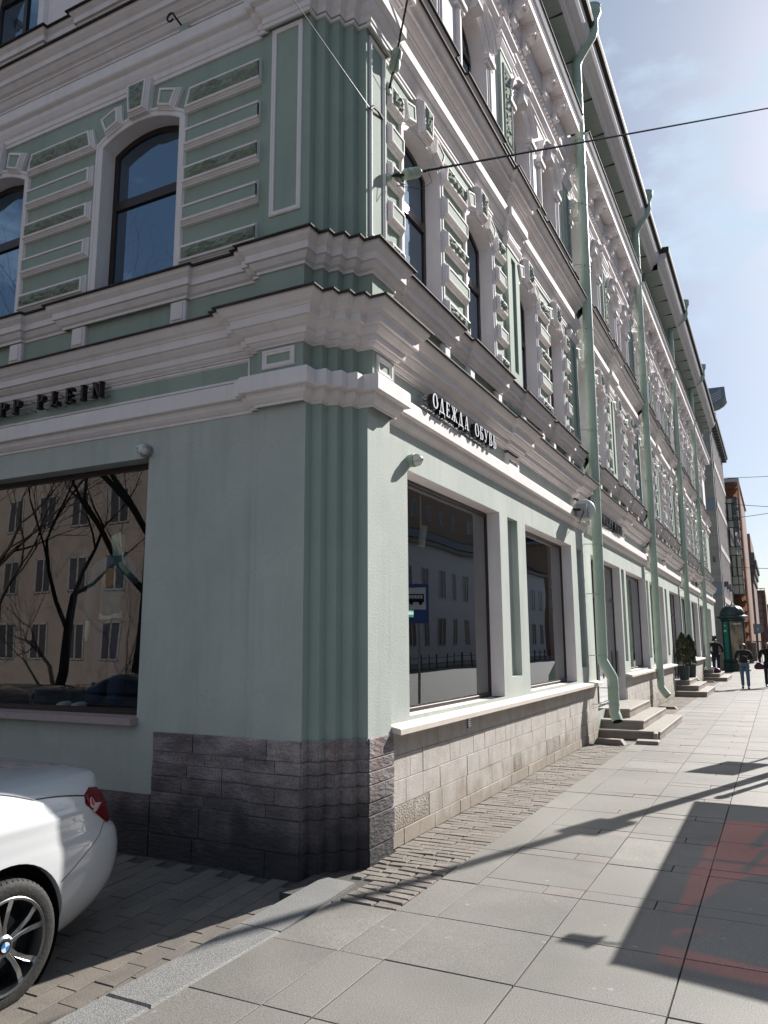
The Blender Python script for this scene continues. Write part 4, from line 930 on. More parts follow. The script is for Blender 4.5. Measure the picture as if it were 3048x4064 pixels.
for q, ((a, b, ta), (c, e, tb), lab) in enumerate([((1470, 1033, 62), (1720, 1025, 70), 'thin far wire level over the street above the glass bay'), ((1530, 1083, 62), (1720, 1096, 60), 'thin far wire sloping down to the right over the street'), ((1530, 1124, 62), (1720, 1098, 58), 'thin far wire sloping up to the right over the street'), ((1520, 1220, 60), (1720, 1228, 64), 'lowest thin far wire over the street')]):
    wire_('overhead_wire', lab, rayp(a, b, ta), rayp(c, e, tb), .02, .1, None, False, 8)
# ================================================================== WHITE CAR
M['paint'] = mat('white_car_paint', (.60, .615, .625), rough=.25, coat=1.0, spec=.5)
M['tyre'] = mat('tyre_rubber', (.018, .018, .018), (.035, .034, .032), 30, .75, .3, 60)
M['alloy'] = mat('silver_alloy', (.55, .56, .57), rough=.28, metal=1.0)
M['darkalloy'] = mat('black_alloy', (.015, .016, .018), rough=.35)
M['carglass'] = glass('car_glass', None, 1.7, dark=(.03, .035, .04))
M['redlight'] = mat('dark_red_lens', (.13, .002, .006), rough=.22, spec=.25)
M['redlight2'] = mat('bright_red_lens', (.55, .02, .04), rough=.08, coat=1.0)
M['lens'] = mat('clear_lens', (.55, .42, .42), rough=.1, coat=1.0)
M['emblue'] = mat('emblem_blue', (.03, .20, .50), rough=.3)
CX, CY, CZ = -1.706, -2.56, -.207
car = thing('parked_car', 'white two door car parked tail first against the shaded wall', 'car', (CX, CY, CZ))
SL = [(.19, .66, -3.2, .76), (.24, .82, -3.4, .83), (.34, .97, -3.52, .875), (.44, 1.05, -3.58, .90), (.56, 1.085, -3.60, .908), (.66, 1.08, -3.58, .91), (.735, 1.05, -3.54, .908), (.775, 1.005, -3.5, .904), (.83, .985, -3.42, .90), (.89, .96, -3.3, .893), (.95, .935, -3.1, .876), (1.00, .91, -2.8, .85), (1.04, .905, -2.4, .815), (1.08, .90, -2.1, .775), (1.11, .86, -1.9, .72), (1.135, .74, -1.7, .62), (1.15, .5, -1.5, .44), (1.157, .2, -1.2, .2)]
NP = 120
def outline(yr, yf, w_, n=5.2):
    l = (yr-yf)/2; c = (yr+yf)/2; out = []
    for i in range(NP):
        a = 2*math.pi*i/NP; q = lambda v: math.copysign(abs(v)**(2/n), v)
        out.append((w_*q(math.cos(a)), c+l*q(math.sin(a))))
    return out
mb = MB(); V = []
# smooth the stack of slices with a Catmull-Rom spline
def cat(a, b, c, d, t): return .5*((2*b)+(-a+c)*t+(2*a-5*b+4*c-d)*t*t+(-a+3*b-3*c+d)*t**3)
fine = []
for i in range(len(SL)-1):
    p = [SL[max(i-1, 0)], SL[i], SL[i+1], SL[min(i+2, len(SL)-1)]]
    for k in range(3): fine.append(tuple(cat(p[0][j], p[1][j], p[2][j], p[3][j], k/3) for j in range(4)))
fine.append(SL[-1])
for z, yr, yf, w_ in fine:
    crease = .010*math.exp(-((z-.905)/.02)**2)          # sharp shoulder line
    V += [(x*(1+crease), y, z) for x, y in outline(yr, yf, w_)]
f = [(i*NP+j, i*NP+(j+1) % NP, (i+1)*NP+(j+1) % NP, (i+1)*NP+j) for i in range(len(fine)-1) for j in range(NP)]
f += [tuple(range(NP))[::-1], tuple((len(fine)-1)*NP+j for j in range(NP))]
mb.add(V, f); me = mb.mesh('body', True)
body = link(me, 'body', 'paint', car)
from mathutils.bvhtree import BVHTree
bvh = BVHTree.FromPolygons([v.co for v in me.vertices], [p.vertices for p in me.polygons])
def cyl(rad, x0, x1, y, z, n=48):
    m_ = MB(); m_.lathe([(0, x0), (rad, x0), (rad, x1), (0, x1)], n, (0, y, z), 'x'); return m_.mesh('cutter')
for y in (0, -2.81):
    for sg in (1, -1):
        cm = cyl(.40, sg*.55, sg*1.2, y, .335); co = bpy.data.objects.new('cutter', cm); col.objects.link(co); co.parent = car
        md = body.modifiers.new('b', 'BOOLEAN'); md.object = co; md.operation = 'DIFFERENCE'; md.solver = 'EXACT'
dg = bpy.context.evaluated_depsgraph_get(); nm = bpy.data.meshes.new_from_object(body.evaluated_get(dg)); body.modifiers.clear(); body.data = nm
for o in [o for o in col.objects if o.name.startswith('cutter')]: bpy.data.objects.remove(o)
nm.materials.clear(); nm.materials.append(M['paint']); autosmooth(body, 28)
for y in (0, -2.81):
    for sg in (1, -1):
        mb = MB(); mb.lathe([(0, sg*.56), (.398, sg*.56), (.398, sg*.84)], 40, (0, y, .335), 'x'); mb.build('wheel_arch_liner', 'darkalloy', body)
def proj(dirv, pts, lift=.002):
    out = []
    for p in pts:
        o = Vector(p)-Vector(dirv)*3; h = bvh.ray_cast(o, Vector(dirv))
        out.append(h[0]+h[1].normalized()*lift*(1 if h[1].dot(Vector(dirv)) < 0 else -1) if h[0] else Vector(p))
    return out
def seam(name, dirv, pts, r=.0035, m='black', n=8):
    q = []
    for a, b in zip(pts, pts[1:]): q += [Vector(a).lerp(Vector(b), i/n) for i in range(n)]
    q.append(Vector(pts[-1])); mb = MB(); mb.tube(proj(dirv, q, -.001), r, 6); return mb.build(name, m, car)
# taillight: lens laid on the rounded rear corner
dl = Vector((-.72, -.69, 0)).normalized(); sd = Vector((.69, -.72, 0)).normalized()*-1    # sd points to the rear/left as seen
def tl(s, z): return (.80, .60, z) if False else tuple(Vector((.85, .72, z))+Vector((-.69, .72, 0)).normalized()*s)
OUT = [(-.075, .945), (-.055, .985), (.02, 1.012), (.10, 1.003), (.145, .975), (.17, .92), (.175, .85), (.16, .815), (.125, .815), (.06, .85), (.0, .885), (-.05, .915)]
def patch(name, out, m, lift, parent=None):
    out = [(s_, .905+(z_-.915)*1.18) for s_, z_ in out]
    c = (sum(p[0] for p in out)/len(out), sum(p[1] for p in out)/len(out)); n = len(out); R_ = 6; V = []
    for k in range(R_+1):
        for p in out: V.append(tl(c[0]+(p[0]-c[0])*k/R_, c[1]+(p[1]-c[1])*k/R_))
    V = proj(tuple(dl), V, lift)
    for i in range(n): V.append(V[R_*n+i]-dl*-1*.0+dl*.03)
    f = [(k*n+i, k*n+(i+1) % n, (k+1)*n+(i+1) % n, (k+1)*n+i) for k in range(R_) for i in range(n)]+[(R_*n+i, R_*n+(i+1) % n, (R_+1)*n+(i+1) % n, (R_+1)*n+i) for i in range(n)]
    mb = MB(); mb.add(V, f); o = mb.build(name, m, parent or car, True); return o
lt = patch('taillight', OUT, 'redlight', .010)
patch('light_guide', [(-.055, .93), (-.03, .965), (-.012, .968), (-.005, .935), (.07, .925), (.0, .905), (-.03, .895)], 'lens', .0125, lt)
patch('light_guide', [(-.045, .94), (-.03, .962), (-.016, .965), (-.02, .93), (-.035, .925)], 'redlight2', .0145, lt)
seam('bumper_seam', (-1, 0, 0), [(2, .36, .56), (2, .50, .64), (2, .68, .74), (2, .80, .82), (2, .84, .84)], .003)
seam('boot_seam', (-.5, -.3, -.8), [(1.32, 1.12, 1.85), (1.34, .80, 1.87), (1.34, .50, 1.88), (1.26, .25, 1.93), (1.1, .05, 2.0)], .005)
seam('boot_seam', (0, 0, -1), [(-.45, .22, 2), (.3, .22, 2), (.52, .16, 2), (.60, 0, 2), (.60, -.2, 2)], .005)
seam('swage_line', (-1, 0, 0), [(2, .35, .60), (2, .10, .905), (2, -1.2, .88)], .001) if False else None
mb = MB(); mb.add([(0.03, -.02, 1.15), (-.03, -.02, 1.15), (-.012, .14, 1.155), (.012, .14, 1.155), (0, .12, 1.21), (0, .03, 1.19)], [(0, 2+1, 4, 5), (1, 5, 4, 2), (2, 4, 3), (0, 5, 1)]); o = mb.build('aerial_fin', 'paint', car); o.location = (-.0, -.12, 0)
# cabin: side window, roof
CS = [(1.08, -.25, -2.25, .80), (1.13, -.36, -2.12, .765), (1.20, -.55, -1.92, .70), (1.30, -.80, -1.7, .62), (1.37, -1.0, -1.5, .55), (1.40, -1.1, -1.4, .42), (1.41, -1.2, -1.3, .2)]
mb = MB(); V = []
for z, yr, yf, w_ in CS: V += [(x, y, z) for x, y in outline(yr, yf, w_, 3.6)]
mb.add(V, [(i*NP+j, i*NP+(j+1) % NP, (i+1)*NP+(j+1) % NP, (i+1)*NP+j) for i in range(3) for j in range(NP)]); mb.build('windows', 'carglass', car, True)
mb = MB(); mb.add(V, [(i*NP+j, i*NP+(j+1) % NP, (i+1)*NP+(j+1) % NP, (i+1)*NP+j) for i in range(3, 6) for j in range(NP)]+[tuple(6*NP+j for j in range(NP))]); mb.build('roof', 'paint', car, True)
mb = MB(); q = outline(-.235, -2.26, .812, 3.6); mb.tube([(x, y, 1.09) for x, y in q]+[(q[0][0], q[0][1], 1.09)], .012, 6, False); mb.build('window_trim', 'black', car)
def wheel(y, sg):
    w_ = MB(); P = [(.235, -.10), (.25, -.107), (.29, -.110), (.315, -.100), (.326, -.08), (.33, -.04), (.33, .04), (.326, .08), (.315, .100), (.29, .110), (.25, .107), (.235, .10)]
    w_.lathe(P, 56, (sg*.80, y, .333), 'x'); t = w_.build('wheel', 'tyre', car); autosmooth(t, 40)
    tr = MB()
    for i in range(60):
        a = 2*math.pi*i/60; c_, s_ = math.cos(a), math.sin(a)
        for k in (-1, 1): tr.tube([(sg*.80+k*.055, y+.3305*c_, .333+.3305*s_), (sg*.80+k*.098, y+.318*math.cos(a+.03), .333+.318*math.sin(a+.03))], .0028, 3)
    tr.build('tread', 'black', t, kind='stuff')
    w_ = MB(); w_.lathe([(.236, sg*.105), (.244, sg*.112), (.240, sg*.116), (.228, sg*.112), (.222, sg*.07), (.215, sg*-.05)], 56, (sg*.80, y, .333), 'x'); r = w_.build('rim', 'alloy', t); autosmooth(r)
    w_ = MB(); w_.lathe([(.0, 0), (.222, 0)], 40, (sg*.78, y, .333), 'x'); w_.build('brake_backing', 'darkalloy', t)
    w_ = MB(); w_.lathe([(.06, .0), (.15, .0), (.15, .006), (.06, .006)], 36, (sg*.80, y, .333), 'x'); w_.build('brake_disc', 'steelgrey', t)
    for i in range(5):
        a0 = math.radians(90+8+72*i)
        for dv in (-1, 1):
            mb = MB()
            def pt(r_, off, d): a = a0+dv*.0; u_, v_ = r_, off; return (sg*(.80+d), y+u_*math.cos(a)-v_*math.sin(a), .333+u_*math.sin(a)+v_*math.cos(a))
            o0, o1, w0, w1 = dv*.010, dv*.060, .024, .016
            pts = [(.030, o0-w0*.5), (.10, dv*.014-w0*.5), (.17, dv*.032-w1*.9), (.232, o1-w1), (.232, o1+w1), (.17, dv*.032+w1*.9), (.10, dv*.014+w0*.5), (.030, o0+w0*.5)]
            top = [pt(a, b, .088 if a < .12 else .098) for a, b in pts]; bot = [pt(a, b, .04) for a, b in pts]; n = len(pts)
            mb.add(top+bot, [tuple(range(n))]); mb.build('spoke', 'alloy', r)
            mb = MB(); mb.add([(p[0]-sg*.001, p[1], p[2]) for p in top]+bot, [(i_, (i_+1) % n, n+(i_+1) % n, n+i_) for i_ in range(n)]); mb.build('spoke_side', 'darkalloy', r)
    mb = MB(); mb.lathe([(.055, sg*.07), (.055, sg*.092), (.045, sg*.10), (.0, sg*.10)], 28, (sg*.80, y, .333), 'x'); hb = mb.build('hub_cap', 'alloy', r)
    for i in range(5):
        a = math.radians(90+44+72*i); mb = MB(); mb.lathe([(.008, 0), (.008, sg*.092), (0, sg*.092)], 10, (sg*.80, y+.047*math.cos(a), .333+.047*math.sin(a)), 'x'); mb.build('wheel_bolt', 'darkalloy', r)
    mb = MB(); mb.lathe([(.035, sg*.10), (.035, sg*.104), (.027, sg*.1055), (.0, sg*.1055)], 28, (sg*.80, y, .333), 'x'); e = mb.build('emblem', 'black', r)
    for k in range(4):
        mb = MB(); V = [(sg*.9066, y, .333)]+[(sg*.9066, y+.0255*math.cos(math.pi/2*k+.2+math.pi/12*j), .333+.0255*math.sin(math.pi/2*k+.2+math.pi/12*j)) for j in range(7)]
        mb.add(V, [(0, j, j+1) for j in range(1, 7)]); mb.build('emblem_quarter', 'emblue' if k % 2 else 'whiteface', r)
for y in (0, -2.81):
    for sg in (1, -1): wheel(y, sg)
mb = MB(); mb.box(-.30, .30, 1.082, 1.092, .60, .71); mb.build('number_plate', 'whiteface', car)
# ================================================================== PEOPLE
M['skin'] = mat('skin', (.36, .20, .14), rough=.55); M['hair'] = mat('dark_hair', (.012, .009, .008), (.025, .018, .014), 40, .5)
M['navy'] = mat('dark_jacket', (.010, .011, .016), (.018, .019, .026), 12, .8); M['darktr'] = mat('navy_trousers', (.010, .013, .028), (.016, .02, .04), 10, .85)
M['jean'] = mat('blue_jeans', (.07, .13, .20), (.11, .18, .26), 14, .85, .3, 200); M['shoe'] = mat('dark_shoes', (.012, .012, .012), rough=.5)
M['purple'] = mat('purple_bag', (.06, .008, .045), rough=.5); M['blackcloth'] = mat('black_coat', (.008, .008, .010), (.014, .014, .016), 12, .9)
def skin(name, nodes, edges, m, parent, lv=2, root=0):
    me = bpy.data.meshes.new(name); me.from_pydata([n[0] for n in nodes], edges, []); o = bpy.data.objects.new(name, me); col.objects.link(o)
    md = o.modifiers.new('s', 'SKIN'); md.use_smooth_shade = True; md2 = o.modifiers.new('u', 'SUBSURF'); md2.levels = lv; md2.render_levels = lv
    for i, n in enumerate(nodes):
        v = me.skin_vertices[0].data[i]; r = n[1]; v.radius = r if isinstance(r, tuple) else (r, r); v.use_root = i == root
    dg = bpy.context.evaluated_depsgraph_get(); nm = bpy.data.meshes.new_from_object(o.evaluated_get(dg)); o.modifiers.clear(); o.data = nm
    nm.materials.clear(); nm.materials.append(M[m]); nm.polygons.foreach_set('use_smooth', [True]*len(nm.polygons)); o.parent = parent; return o
def person(lab, loc, rz, h=1.65, arms=None, step=.12, top='navy', low='jean', hairm='hair', longhair=False, coat=False, sc_=1.0, turn=0):
    """faces local -Y; x to the person's left"""
    p = thing('person', lab, 'person', loc, None, rz); k = h/1.70
    s = lambda x, y, z: (x*k*sc_ if z < 1.45 else x*k, y*k, z*k)
    hipz, kn, an = .90, .48, .08
    L = {'hip': (.085, 0, hipz), 'knee': (.095, -.02-step*.55, kn), 'ank': (.095, -step+.02, an), 'toe': (.10, -step-.14, .035)}
    Rr = {'hip': (-.085, 0, hipz), 'knee': (-.09, .0+step*.25, kn), 'ank': (-.09, step+.02, an+.02), 'toe': (-.095, step-.13, .035)}
    A = arms or {'l': [(.19, 0, 1.38), (.25, .03, 1.11), (.24, -.04, .86)], 'r': [(-.19, 0, 1.38), (-.25, .03, 1.11), (-.24, -.04, .86)]}
    # body: one skin surface, head to feet with hands
    N = [(s(0, 0, .98), .085*k), (s(0, 0, 1.15), .08*k), (s(0, .01, 1.33), .08*k), (s(0, .01, 1.46), .05*k), (s(0, -.005, 1.53), .05*k), (s(0, -.02, 1.60), .085*k), (s(0, -.015, 1.67), .075*k)]
    E = [(0, 1), (1, 2), (2, 3), (3, 4), (4, 5), (5, 6)]
    def chain(start, pts):
        a = start
        for q, r in pts: N.append((s(*q), r*k)); E.append((a, len(N)-1)); a = len(N)-1
        return a
    for sd_ in (L, Rr): chain(0, [(sd_['hip'], .07), (sd_['knee'], .045), (sd_['ank'], .035), (sd_['toe'], .03)])
    for q in ('l', 'r'):
        a, b, c = A[q]; d = (Vector(c)-Vector(b)).normalized()
        w_ = chain(2, [(a, .045), (b, .035), (c, .03), (tuple(Vector(c)+d*.07), .03)])
        for j in range(4): 
            o_ = Vector((.018*(j-1.5), -.0, .0)); m_ = Vector(c)+d*.10+o_; chain(w_, [(tuple(m_), .010), (tuple(m_+d*(.045-.006*abs(j-1))+Vector((0, -.015, 0))), .008)])
        chain(w_-1, [(tuple(Vector(c)+d*.05+Vector((-.03 if q == 'l' else .03, -.02, 0))), .012), (tuple(Vector(c)+d*.09+Vector((-.045 if q == 'l' else .045, -.035, 0))), .009)])
    b = skin('body', N, E, 'skin', p, 1)
    # clothes follow the same joints, a little wider
    N = []; E = []
    N += [(s(0, 0, .92), (.155*k, .115*k)), (s(0, 0, 1.06), (.145*k, .105*k)), (s(0, .01, 1.24), (.165*k, .115*k)), (s(0, .01, 1.38), (.14*k, .10*k)), (s(0, .01, 1.455), .068*k)]
    if coat: N[0] = (s(0, 0, .72), (.19*k, .15*k))
    E += [(0, 1), (1, 2), (2, 3), (3, 4)]
    for q in ('l', 'r'):
        a, b_, c = A[q]; d = Vector(c)-Vector(b_)
        chain(3, [(a, .075), (b_, .062), (tuple(Vector(b_)+d*.93), .048)])
    skin('jacket', N, E, top, p, 2)
    N = [(s(0, 0, .93), (.135*k, .10*k))]; E = []
    for sd_ in (L, Rr): chain(0, [(sd_['hip'], .098), (tuple(Vector(sd_['hip']).lerp(Vector(sd_['knee']), .5)), .088), (sd_['knee'], .070), (tuple(Vector(sd_['knee']).lerp(Vector(sd_['ank']), .5)), .066), (sd_['ank'], .062)])
    skin('trousers', N, E, low, p, 2)
    for sd_ in (L, Rr):
        a, t_2 = Vector(sd_['ank']), Vector(sd_['toe']); skin('shoe', [(s(*(a+Vector((0, .05, -.035)))), .045*k), (s(*(a+Vector((0, -.02, -.03)))), .05*k), (s(*t_2), .042*k), (s(*(t_2+Vector((0, -.05, 0)))), .034*k)], [(0, 1), (1, 2), (2, 3)], 'shoe', p, 1)
    N = [(s(0, .03, 1.63), .095*k), (s(0, .005, 1.70), .088*k), (s(0, .06, 1.56), .075*k)]; E = [(0, 1), (0, 2)]
    if longhair: N += [(s(.07, .02, 1.55), .05*k), (s(-.07, .02, 1.55), .05*k), (s(.075, .01, 1.47), .04*k), (s(-.075, .01, 1.47), .04*k)]; E += [(0, 3), (0, 4), (3, 5), (4, 6)]
    skin('hair', N, E, hairm, p, 2)
    mb = MB(); mb.lathe([(0, -.022), (.014, -.008), (.016, .01), (0, .022)], 8, s(0, -.105, 1.585), 'z'); mb.build('nose', 'skin', p, True)
    mb = MB(); mb.box(*[v*k for v in (-.024, .024, -.102, -.092, 1.535, 1.545)]); mb.build('mouth', 'redlight', p)
    for sg in (-1, 1):
        mb = MB(); mb.lathe([(0, -.008), (.013, 0), (0, .008)], 8, s(sg*.032, -.098, 1.61), 'y'); mb.build('eye', 'black', p)
        mb = MB(); mb.lathe([(0, -.03), (.012, -.01), (.012, .015), (0, .03)], 8, s(sg*.085, -.01, 1.595), 'z'); mb.build('ear', 'skin', p, True)
    return p, s
pw, s = person('woman in dark jacket and blue jeans walking towards the viewer', (1.80, 25.4, 0), .0, 1.62, {'l': [(.19, 0, 1.38), (.27, .03, 1.12), (.10, -.18, 1.20)], 'r': [(-.19, 0, 1.38), (-.27, .05, 1.12), (-.16, -.12, .97)]}, .10, 'navy', 'jean', longhair=True, sc_=1.08)
mb = MB(); mb.box(-.07, .07, -.115, -.105, 1.51, 1.54); mb.build('sunglasses', 'black', pw)
pm, s = person('man in black jacket standing on the farthest steps, back turned', (.42, 32.3, .16), math.pi*.93, 1.72, {'l': [(.19, 0, 1.38), (.27, -.02, 1.12), (.18, -.22, 1.0)], 'r': [(-.19, 0, 1.38), (-.27, -.02, 1.12), (-.17, -.22, 1.02)]}, .02, 'blackcloth', 'darktr', sc_=1.15)
pr, s = person('dark coated walker cut by the right edge, carrying a purple bag', (2.58, 26.6, 0), .1, 1.64, None, .16, 'blackcloth', 'darktr', longhair=True, coat=True, sc_=1.2)
t = thing('handbag', 'purple handbag hanging from the dark walker at the right edge', 'bag', (2.26, 26.4, .66))
mb = MB(); mb.lathe([(.0, 0), (.12, .0), (.17, .05), (.16, .14), (.09, .22), (.03, .25)], 14); o = mb.build('bag', 'purple', t, True); o.scale = (1, .55, 1)
mb = MB(); mb.tube([(-.06, 0, .22), (-.05, 0, .34), (.03, 0, .40), (.08, 0, .33), (.07, 0, .22)], .012, 6); mb.build('strap', 'purple', t)
t = thing('plastic_bag', 'white plastic sack lying on the farthest steps behind the downpipe', 'bag', (.15, 31.9, .31))
mb = MB(); mb.lathe([(0, 0), (.22, .02), (.26, .12), (.2, .24), (.08, .30), (.04, .36), (.07, .40)], 12); o = mb.build('sack', 'whiteplastic', t, True)
mb = MB(); mb.lathe([(0, 0), (.16, .02), (.17, .1), (.1, .2), (0, .22)], 10, (.3, -.1, 0)); mb.build('dark_bundle', 'purple', t, True)
# ================================================================== POTTED CONIFERS
M['leaf'] = mat('conifer_leaf', (.030, .055, .022), (.06, .075, .03), 6, .7); M['leaf2'] = mat('brownish_leaf', (.07, .055, .025), (.045, .06, .025), 5, .7); M['bark'] = mat('bark', (.06, .045, .035), (.10, .08, .06), 12, .9); M['pot'] = mat('dark_grey_pot', (.035, .045, .045), (.05, .06, .06), 6, .6)
def shrub(x, y, z, h, r, lab, seed, brown):
    rr = random.Random(seed); t = thing('potted_conifer', lab, 'shrub', (x, y, z+.35), 'clipped conifers at the steps')
    mb = MB()
    for i in range(2600):
        q = rr.random()**.8; hh = .02+q*h; rad = r*(math.sin(min(1, (1-q)*1.9)*math.pi/2))**.8*(.75+.35*rr.random()**.5)*(1+.12*math.sin(q*17+seed)); a = rr.uniform(0, 2*math.pi)
        c = Vector((rad*math.cos(a), rad*math.sin(a), hh+.10)); d = Vector((math.cos(a)*.4, math.sin(a)*.4, 1)).normalized(); sd_ = d.cross(Vector((rr.uniform(-1, 1), rr.uniform(-1, 1), .2))).normalized()
        l = rr.uniform(.03, .07); wd_ = l*.35; mb.add([c-sd_*wd_, c+sd_*wd_, c+d*l], [(0, 1, 2)])
    mb.build('foliage', 'leaf2' if brown else 'leaf', t)
    mb = MB(); mb.tube([(0, 0, -.05), (0, 0, h*.8)], [.02, .008], 6); mb.build('trunk', 'bark', t)
    p = thing('planter', lab.replace('conifer', 'tall dark planter') if False else ('tall dark planter holding the browner conifer by the second downpipe' if brown else 'tall dark planter holding the greener conifer by the third downpipe'), 'planter', (x, y, z), 'tall dark planters at the steps')
    mb = MB(); mb.lathe([(0, 0), (.125, 0), (.14, .01), (.175, .42), (.18, .44), (.165, .44), (.16, .40), (0, .40)], 20); o = mb.build('pot', 'pot', p); autosmooth(o)
shrub(.17, 21.35, .47, 1.0, .185, 'clipped conifer with brownish tint, left one of the pair at the steps', 3, True)
shrub(.20, 23.3, .47, .95, .165, 'greener clipped conifer, right one of the pair at the steps', 8, False)
# ================================================================== ADVERTISING COLUMN
M['kiosk'] = mat('dark_green_cast', (.015, .035, .035), (.022, .045, .045), 6, .4); M['kgreen'] = mat('green_poster', (.01, .16, .11), (.012, .20, .14), 3, .4); M['poster'] = mat('dark_portrait_poster', (.05, .035, .025), (.38, .30, .22), 1.1, .35, stretch=(3, 3, 1.2), detail=6)
K = thing('advertising_column', 'dark green round advertising column with dome and posters on the pavement', 'advertising column', (.72, 43.6, 0))
mb = MB(); mb.lathe([(.74, 0), (.74, .10), (.68, .16), (.66, .48), (.70, .52), (.70, .58), (.62, .60)], 36); o = mb.build('base', 'kiosk', K); autosmooth(o)
mb = MB(); mb.lathe([(.60, .58), (.60, 2.86)], 36); o = mb.build('drum', 'kiosk', K); autosmooth(o)
for a0, a1, m_ in ((-150, -118, 'kgreen'), (-105, -35, 'poster')):
    mb = MB(); V = []; n = 12
    for i in range(n+1):
        a = math.radians(a0+(a1-a0)*i/n); V += [(.612*math.cos(a), .612*math.sin(a), .66), (.612*math.cos(a), .612*math.sin(a), 2.80)]
    mb.add(V, [(2*i, 2*i+2, 2*i+3, 2*i+1) for i in range(n)]); o = mb.build('poster', m_, K)
    if m_ == 'poster':
        mb = MB()
        for i in range(20):
            a = math.radians(-90+2.1*i); b_ = a+math.radians(1.4)
            if i in (2, 11): continue
            mb.add([(.614*math.cos(a), .614*math.sin(a), 2.63), (.614*math.cos(b_), .614*math.sin(b_), 2.63), (.614*math.cos(b_), .614*math.sin(b_), 2.70), (.614*math.cos(a), .614*math.sin(a), 2.70)], [(0, 1, 2, 3)])
        mb.build('poster_title', 'whiteface', o)
    else:
        mb = MB()
        for (u, z, w_, h_) in ((-136, 2.62, 2, .02), (-134, 2.58, 5, .03), (-135, 2.54, 8, .03), (-144, 2.22, 4, .11), (-137, 2.22, 4, .11), (-131, 2.22, 4, .11), (-139, 1.8, 14, .03), (-139, 1.68, 16, .02), (-139, .72, 18, .03)):
            a, b_ = math.radians(u-w_/2), math.radians(u+w_/2); mb.add([(.614*math.cos(q), .614*math.sin(q), zz) for q, zz in ((a, z), (b_, z), (b_, z+h_), (a, z+h_))], [(0, 1, 2, 3)])
        mb.build('poster_print', 'whiteface', o)
for a in (-155, -112, -30, 40, 120):
    a = math.radians(a); mb = MB(); mb.tube([(.63*math.cos(a), .63*math.sin(a), .6), (.63*math.cos(a), .63*math.sin(a), 2.84)], .035, 8); mb.build('upright', 'kiosk', K)
mb = MB(); mb.lathe([(.60, 2.82), (.66, 2.86), (.67, 2.95), (.84, 3.00), (.88, 3.02), (.88, 3.10), (.74, 3.13), (.70, 3.16)], 36); o = mb.build('brim', 'kiosk', K); autosmooth(o)
mb = MB(); mb.lathe([(.68*math.cos(a*math.pi/24), 3.14+.62*math.sin(a*math.pi/24)) for a in range(13)], 36); o = mb.build('dome', 'kiosk', K); autosmooth(o, 60)
for i in range(12):
    a = 2*math.pi*i/12; mb = MB(); mb.tube([(.69*math.cos(b_*math.pi/16)*math.cos(a), .69*math.cos(b_*math.pi/16)*math.sin(a), 3.14+.63*math.sin(b_*math.pi/16)) for b_ in range(8)], .012, 5); mb.build('dome_rib', 'kiosk', K)
mb = MB(); mb.lathe([(.06, 3.74), (.07, 3.79), (.03, 3.81), (.045, 3.86), (.02, 3.90), (.008, 3.99), (0, 4.0)], 12); mb.build('finial', 'kiosk', K, True)
# ================================================================== FAR BUILDINGS
M['grstone'] = mat('grey_ashlar', (.27, .25, .24), (.34, .32, .30), 1.5, .85, .3, 30, fine=.1, fscale=60); M['fin'] = mat('white_fin', (.48, .44, .43), (.52, .48, .47), 3, .7); M['bluegrey'] = mat('blue_grey_band', (.18, .22, .26), rough=.5)
M['eave'] = mat('dark_eave', (.09, .09, .10), (.12, .12, .13), 3, .6); M['winfar'] = mat('far_window', (.05, .045, .05), rough=.2); M['bayglass'] = glass('bay_glass', None, 2.3, dark=(.10, .13, .15)); M['curtain'] = mat('pale_curtain', (.50, .50, .42), (.40, .41, .33), 3, .7, stretch=(9, 9, .6))
M['brickred'] = mat('red_brown_wall', (.17, .105, .085), (.22, .145, .12), 2, .85, .3, 30); M['rust'] = mat('rusty_tube', (.14, .08, .06), rough=.7)
X0 = .24
b = thing('stone_office_building', 'grey stone building with white vertical fins and bracketed eave behind the green one', 'building', (0, 44.6, 0))
z = 0; i = 0
while z < 15.2:
    h = .78 if i % 7 else .5; m_ = 'bluegrey' if i % 7 == 6 else 'grstone'
    mb = MB(); mb.box(-6, X0-.0-(i % 2)*.012, -.012*(i % 3), .5, z+.012, min(z+h, 15.3)); mb.build('stone_course', m_, b); z += h; i += 1
mb = MB(); mb.box(-6, X0-.12, .3, 12.3, 0, 15.3); mb.build('wall', 'winfar', b)
for i in range(11):
    y = .5+i*1.12
    mb = MB(); mb.box(X0-.12, X0+.05, y, y+.30, 3.9, 15.2); mb.build('fin', 'fin', b)
for z in (4.0, 7.2, 9.9, 12.4): mb = MB(); mb.box(X0-.12, X0+.08, .45, 12.2, z, z+.34); mb.build('floor_band', 'fin', b)
for i in range(4): mb = MB(); mb.box(X0-.12, X0+.06, .5+i*3.8, 1.2+i*3.8, 0, 3.95); mb.build('pier', 'fin', b)
mb = MB(); mb.box(-6, X0+.42, -.3, 12.5, 15.35, 15.62); mb.build('eave', 'eave', b)
for i in range(16): mb = MB(); mb.box(X0, X0+.34, .1+i*.78, .42+i*.78, 15.05, 15.34); mb.build('eave_bracket', 'eave', b)
for i in range(3): mb = MB(); mb.box(X0+.05, X0+.30, 1.5+i*2.6, 1.8+i*2.6, 5.0, 5.32); mb.build('wall_light', 'eave', b)
mb = MB(); mb.box(-.16, -.02, -.05, -.03, 6.4, 6.75); mb.build('plaque', 'eave', b)
b = thing('glass_bay', 'tall glazed bay with dark mullions and pale curtains hanging off the far wall', 'bay window', (.27, 57, 5.1))
W_, H_, D_ = .78, 7.25, 1.5
mb = MB(); mb.box(0, W_, 0, D_, -.06, 0); mb.box(0, W_, 0, D_, H_, H_+.08)
for x in (0, .42, W_-.05): mb.box(x, x+.05, -.03, .03, 0, H_)
for y in (.4, .8, D_-.05): mb.box(W_-.05, W_, y, y+.05, 0, H_)
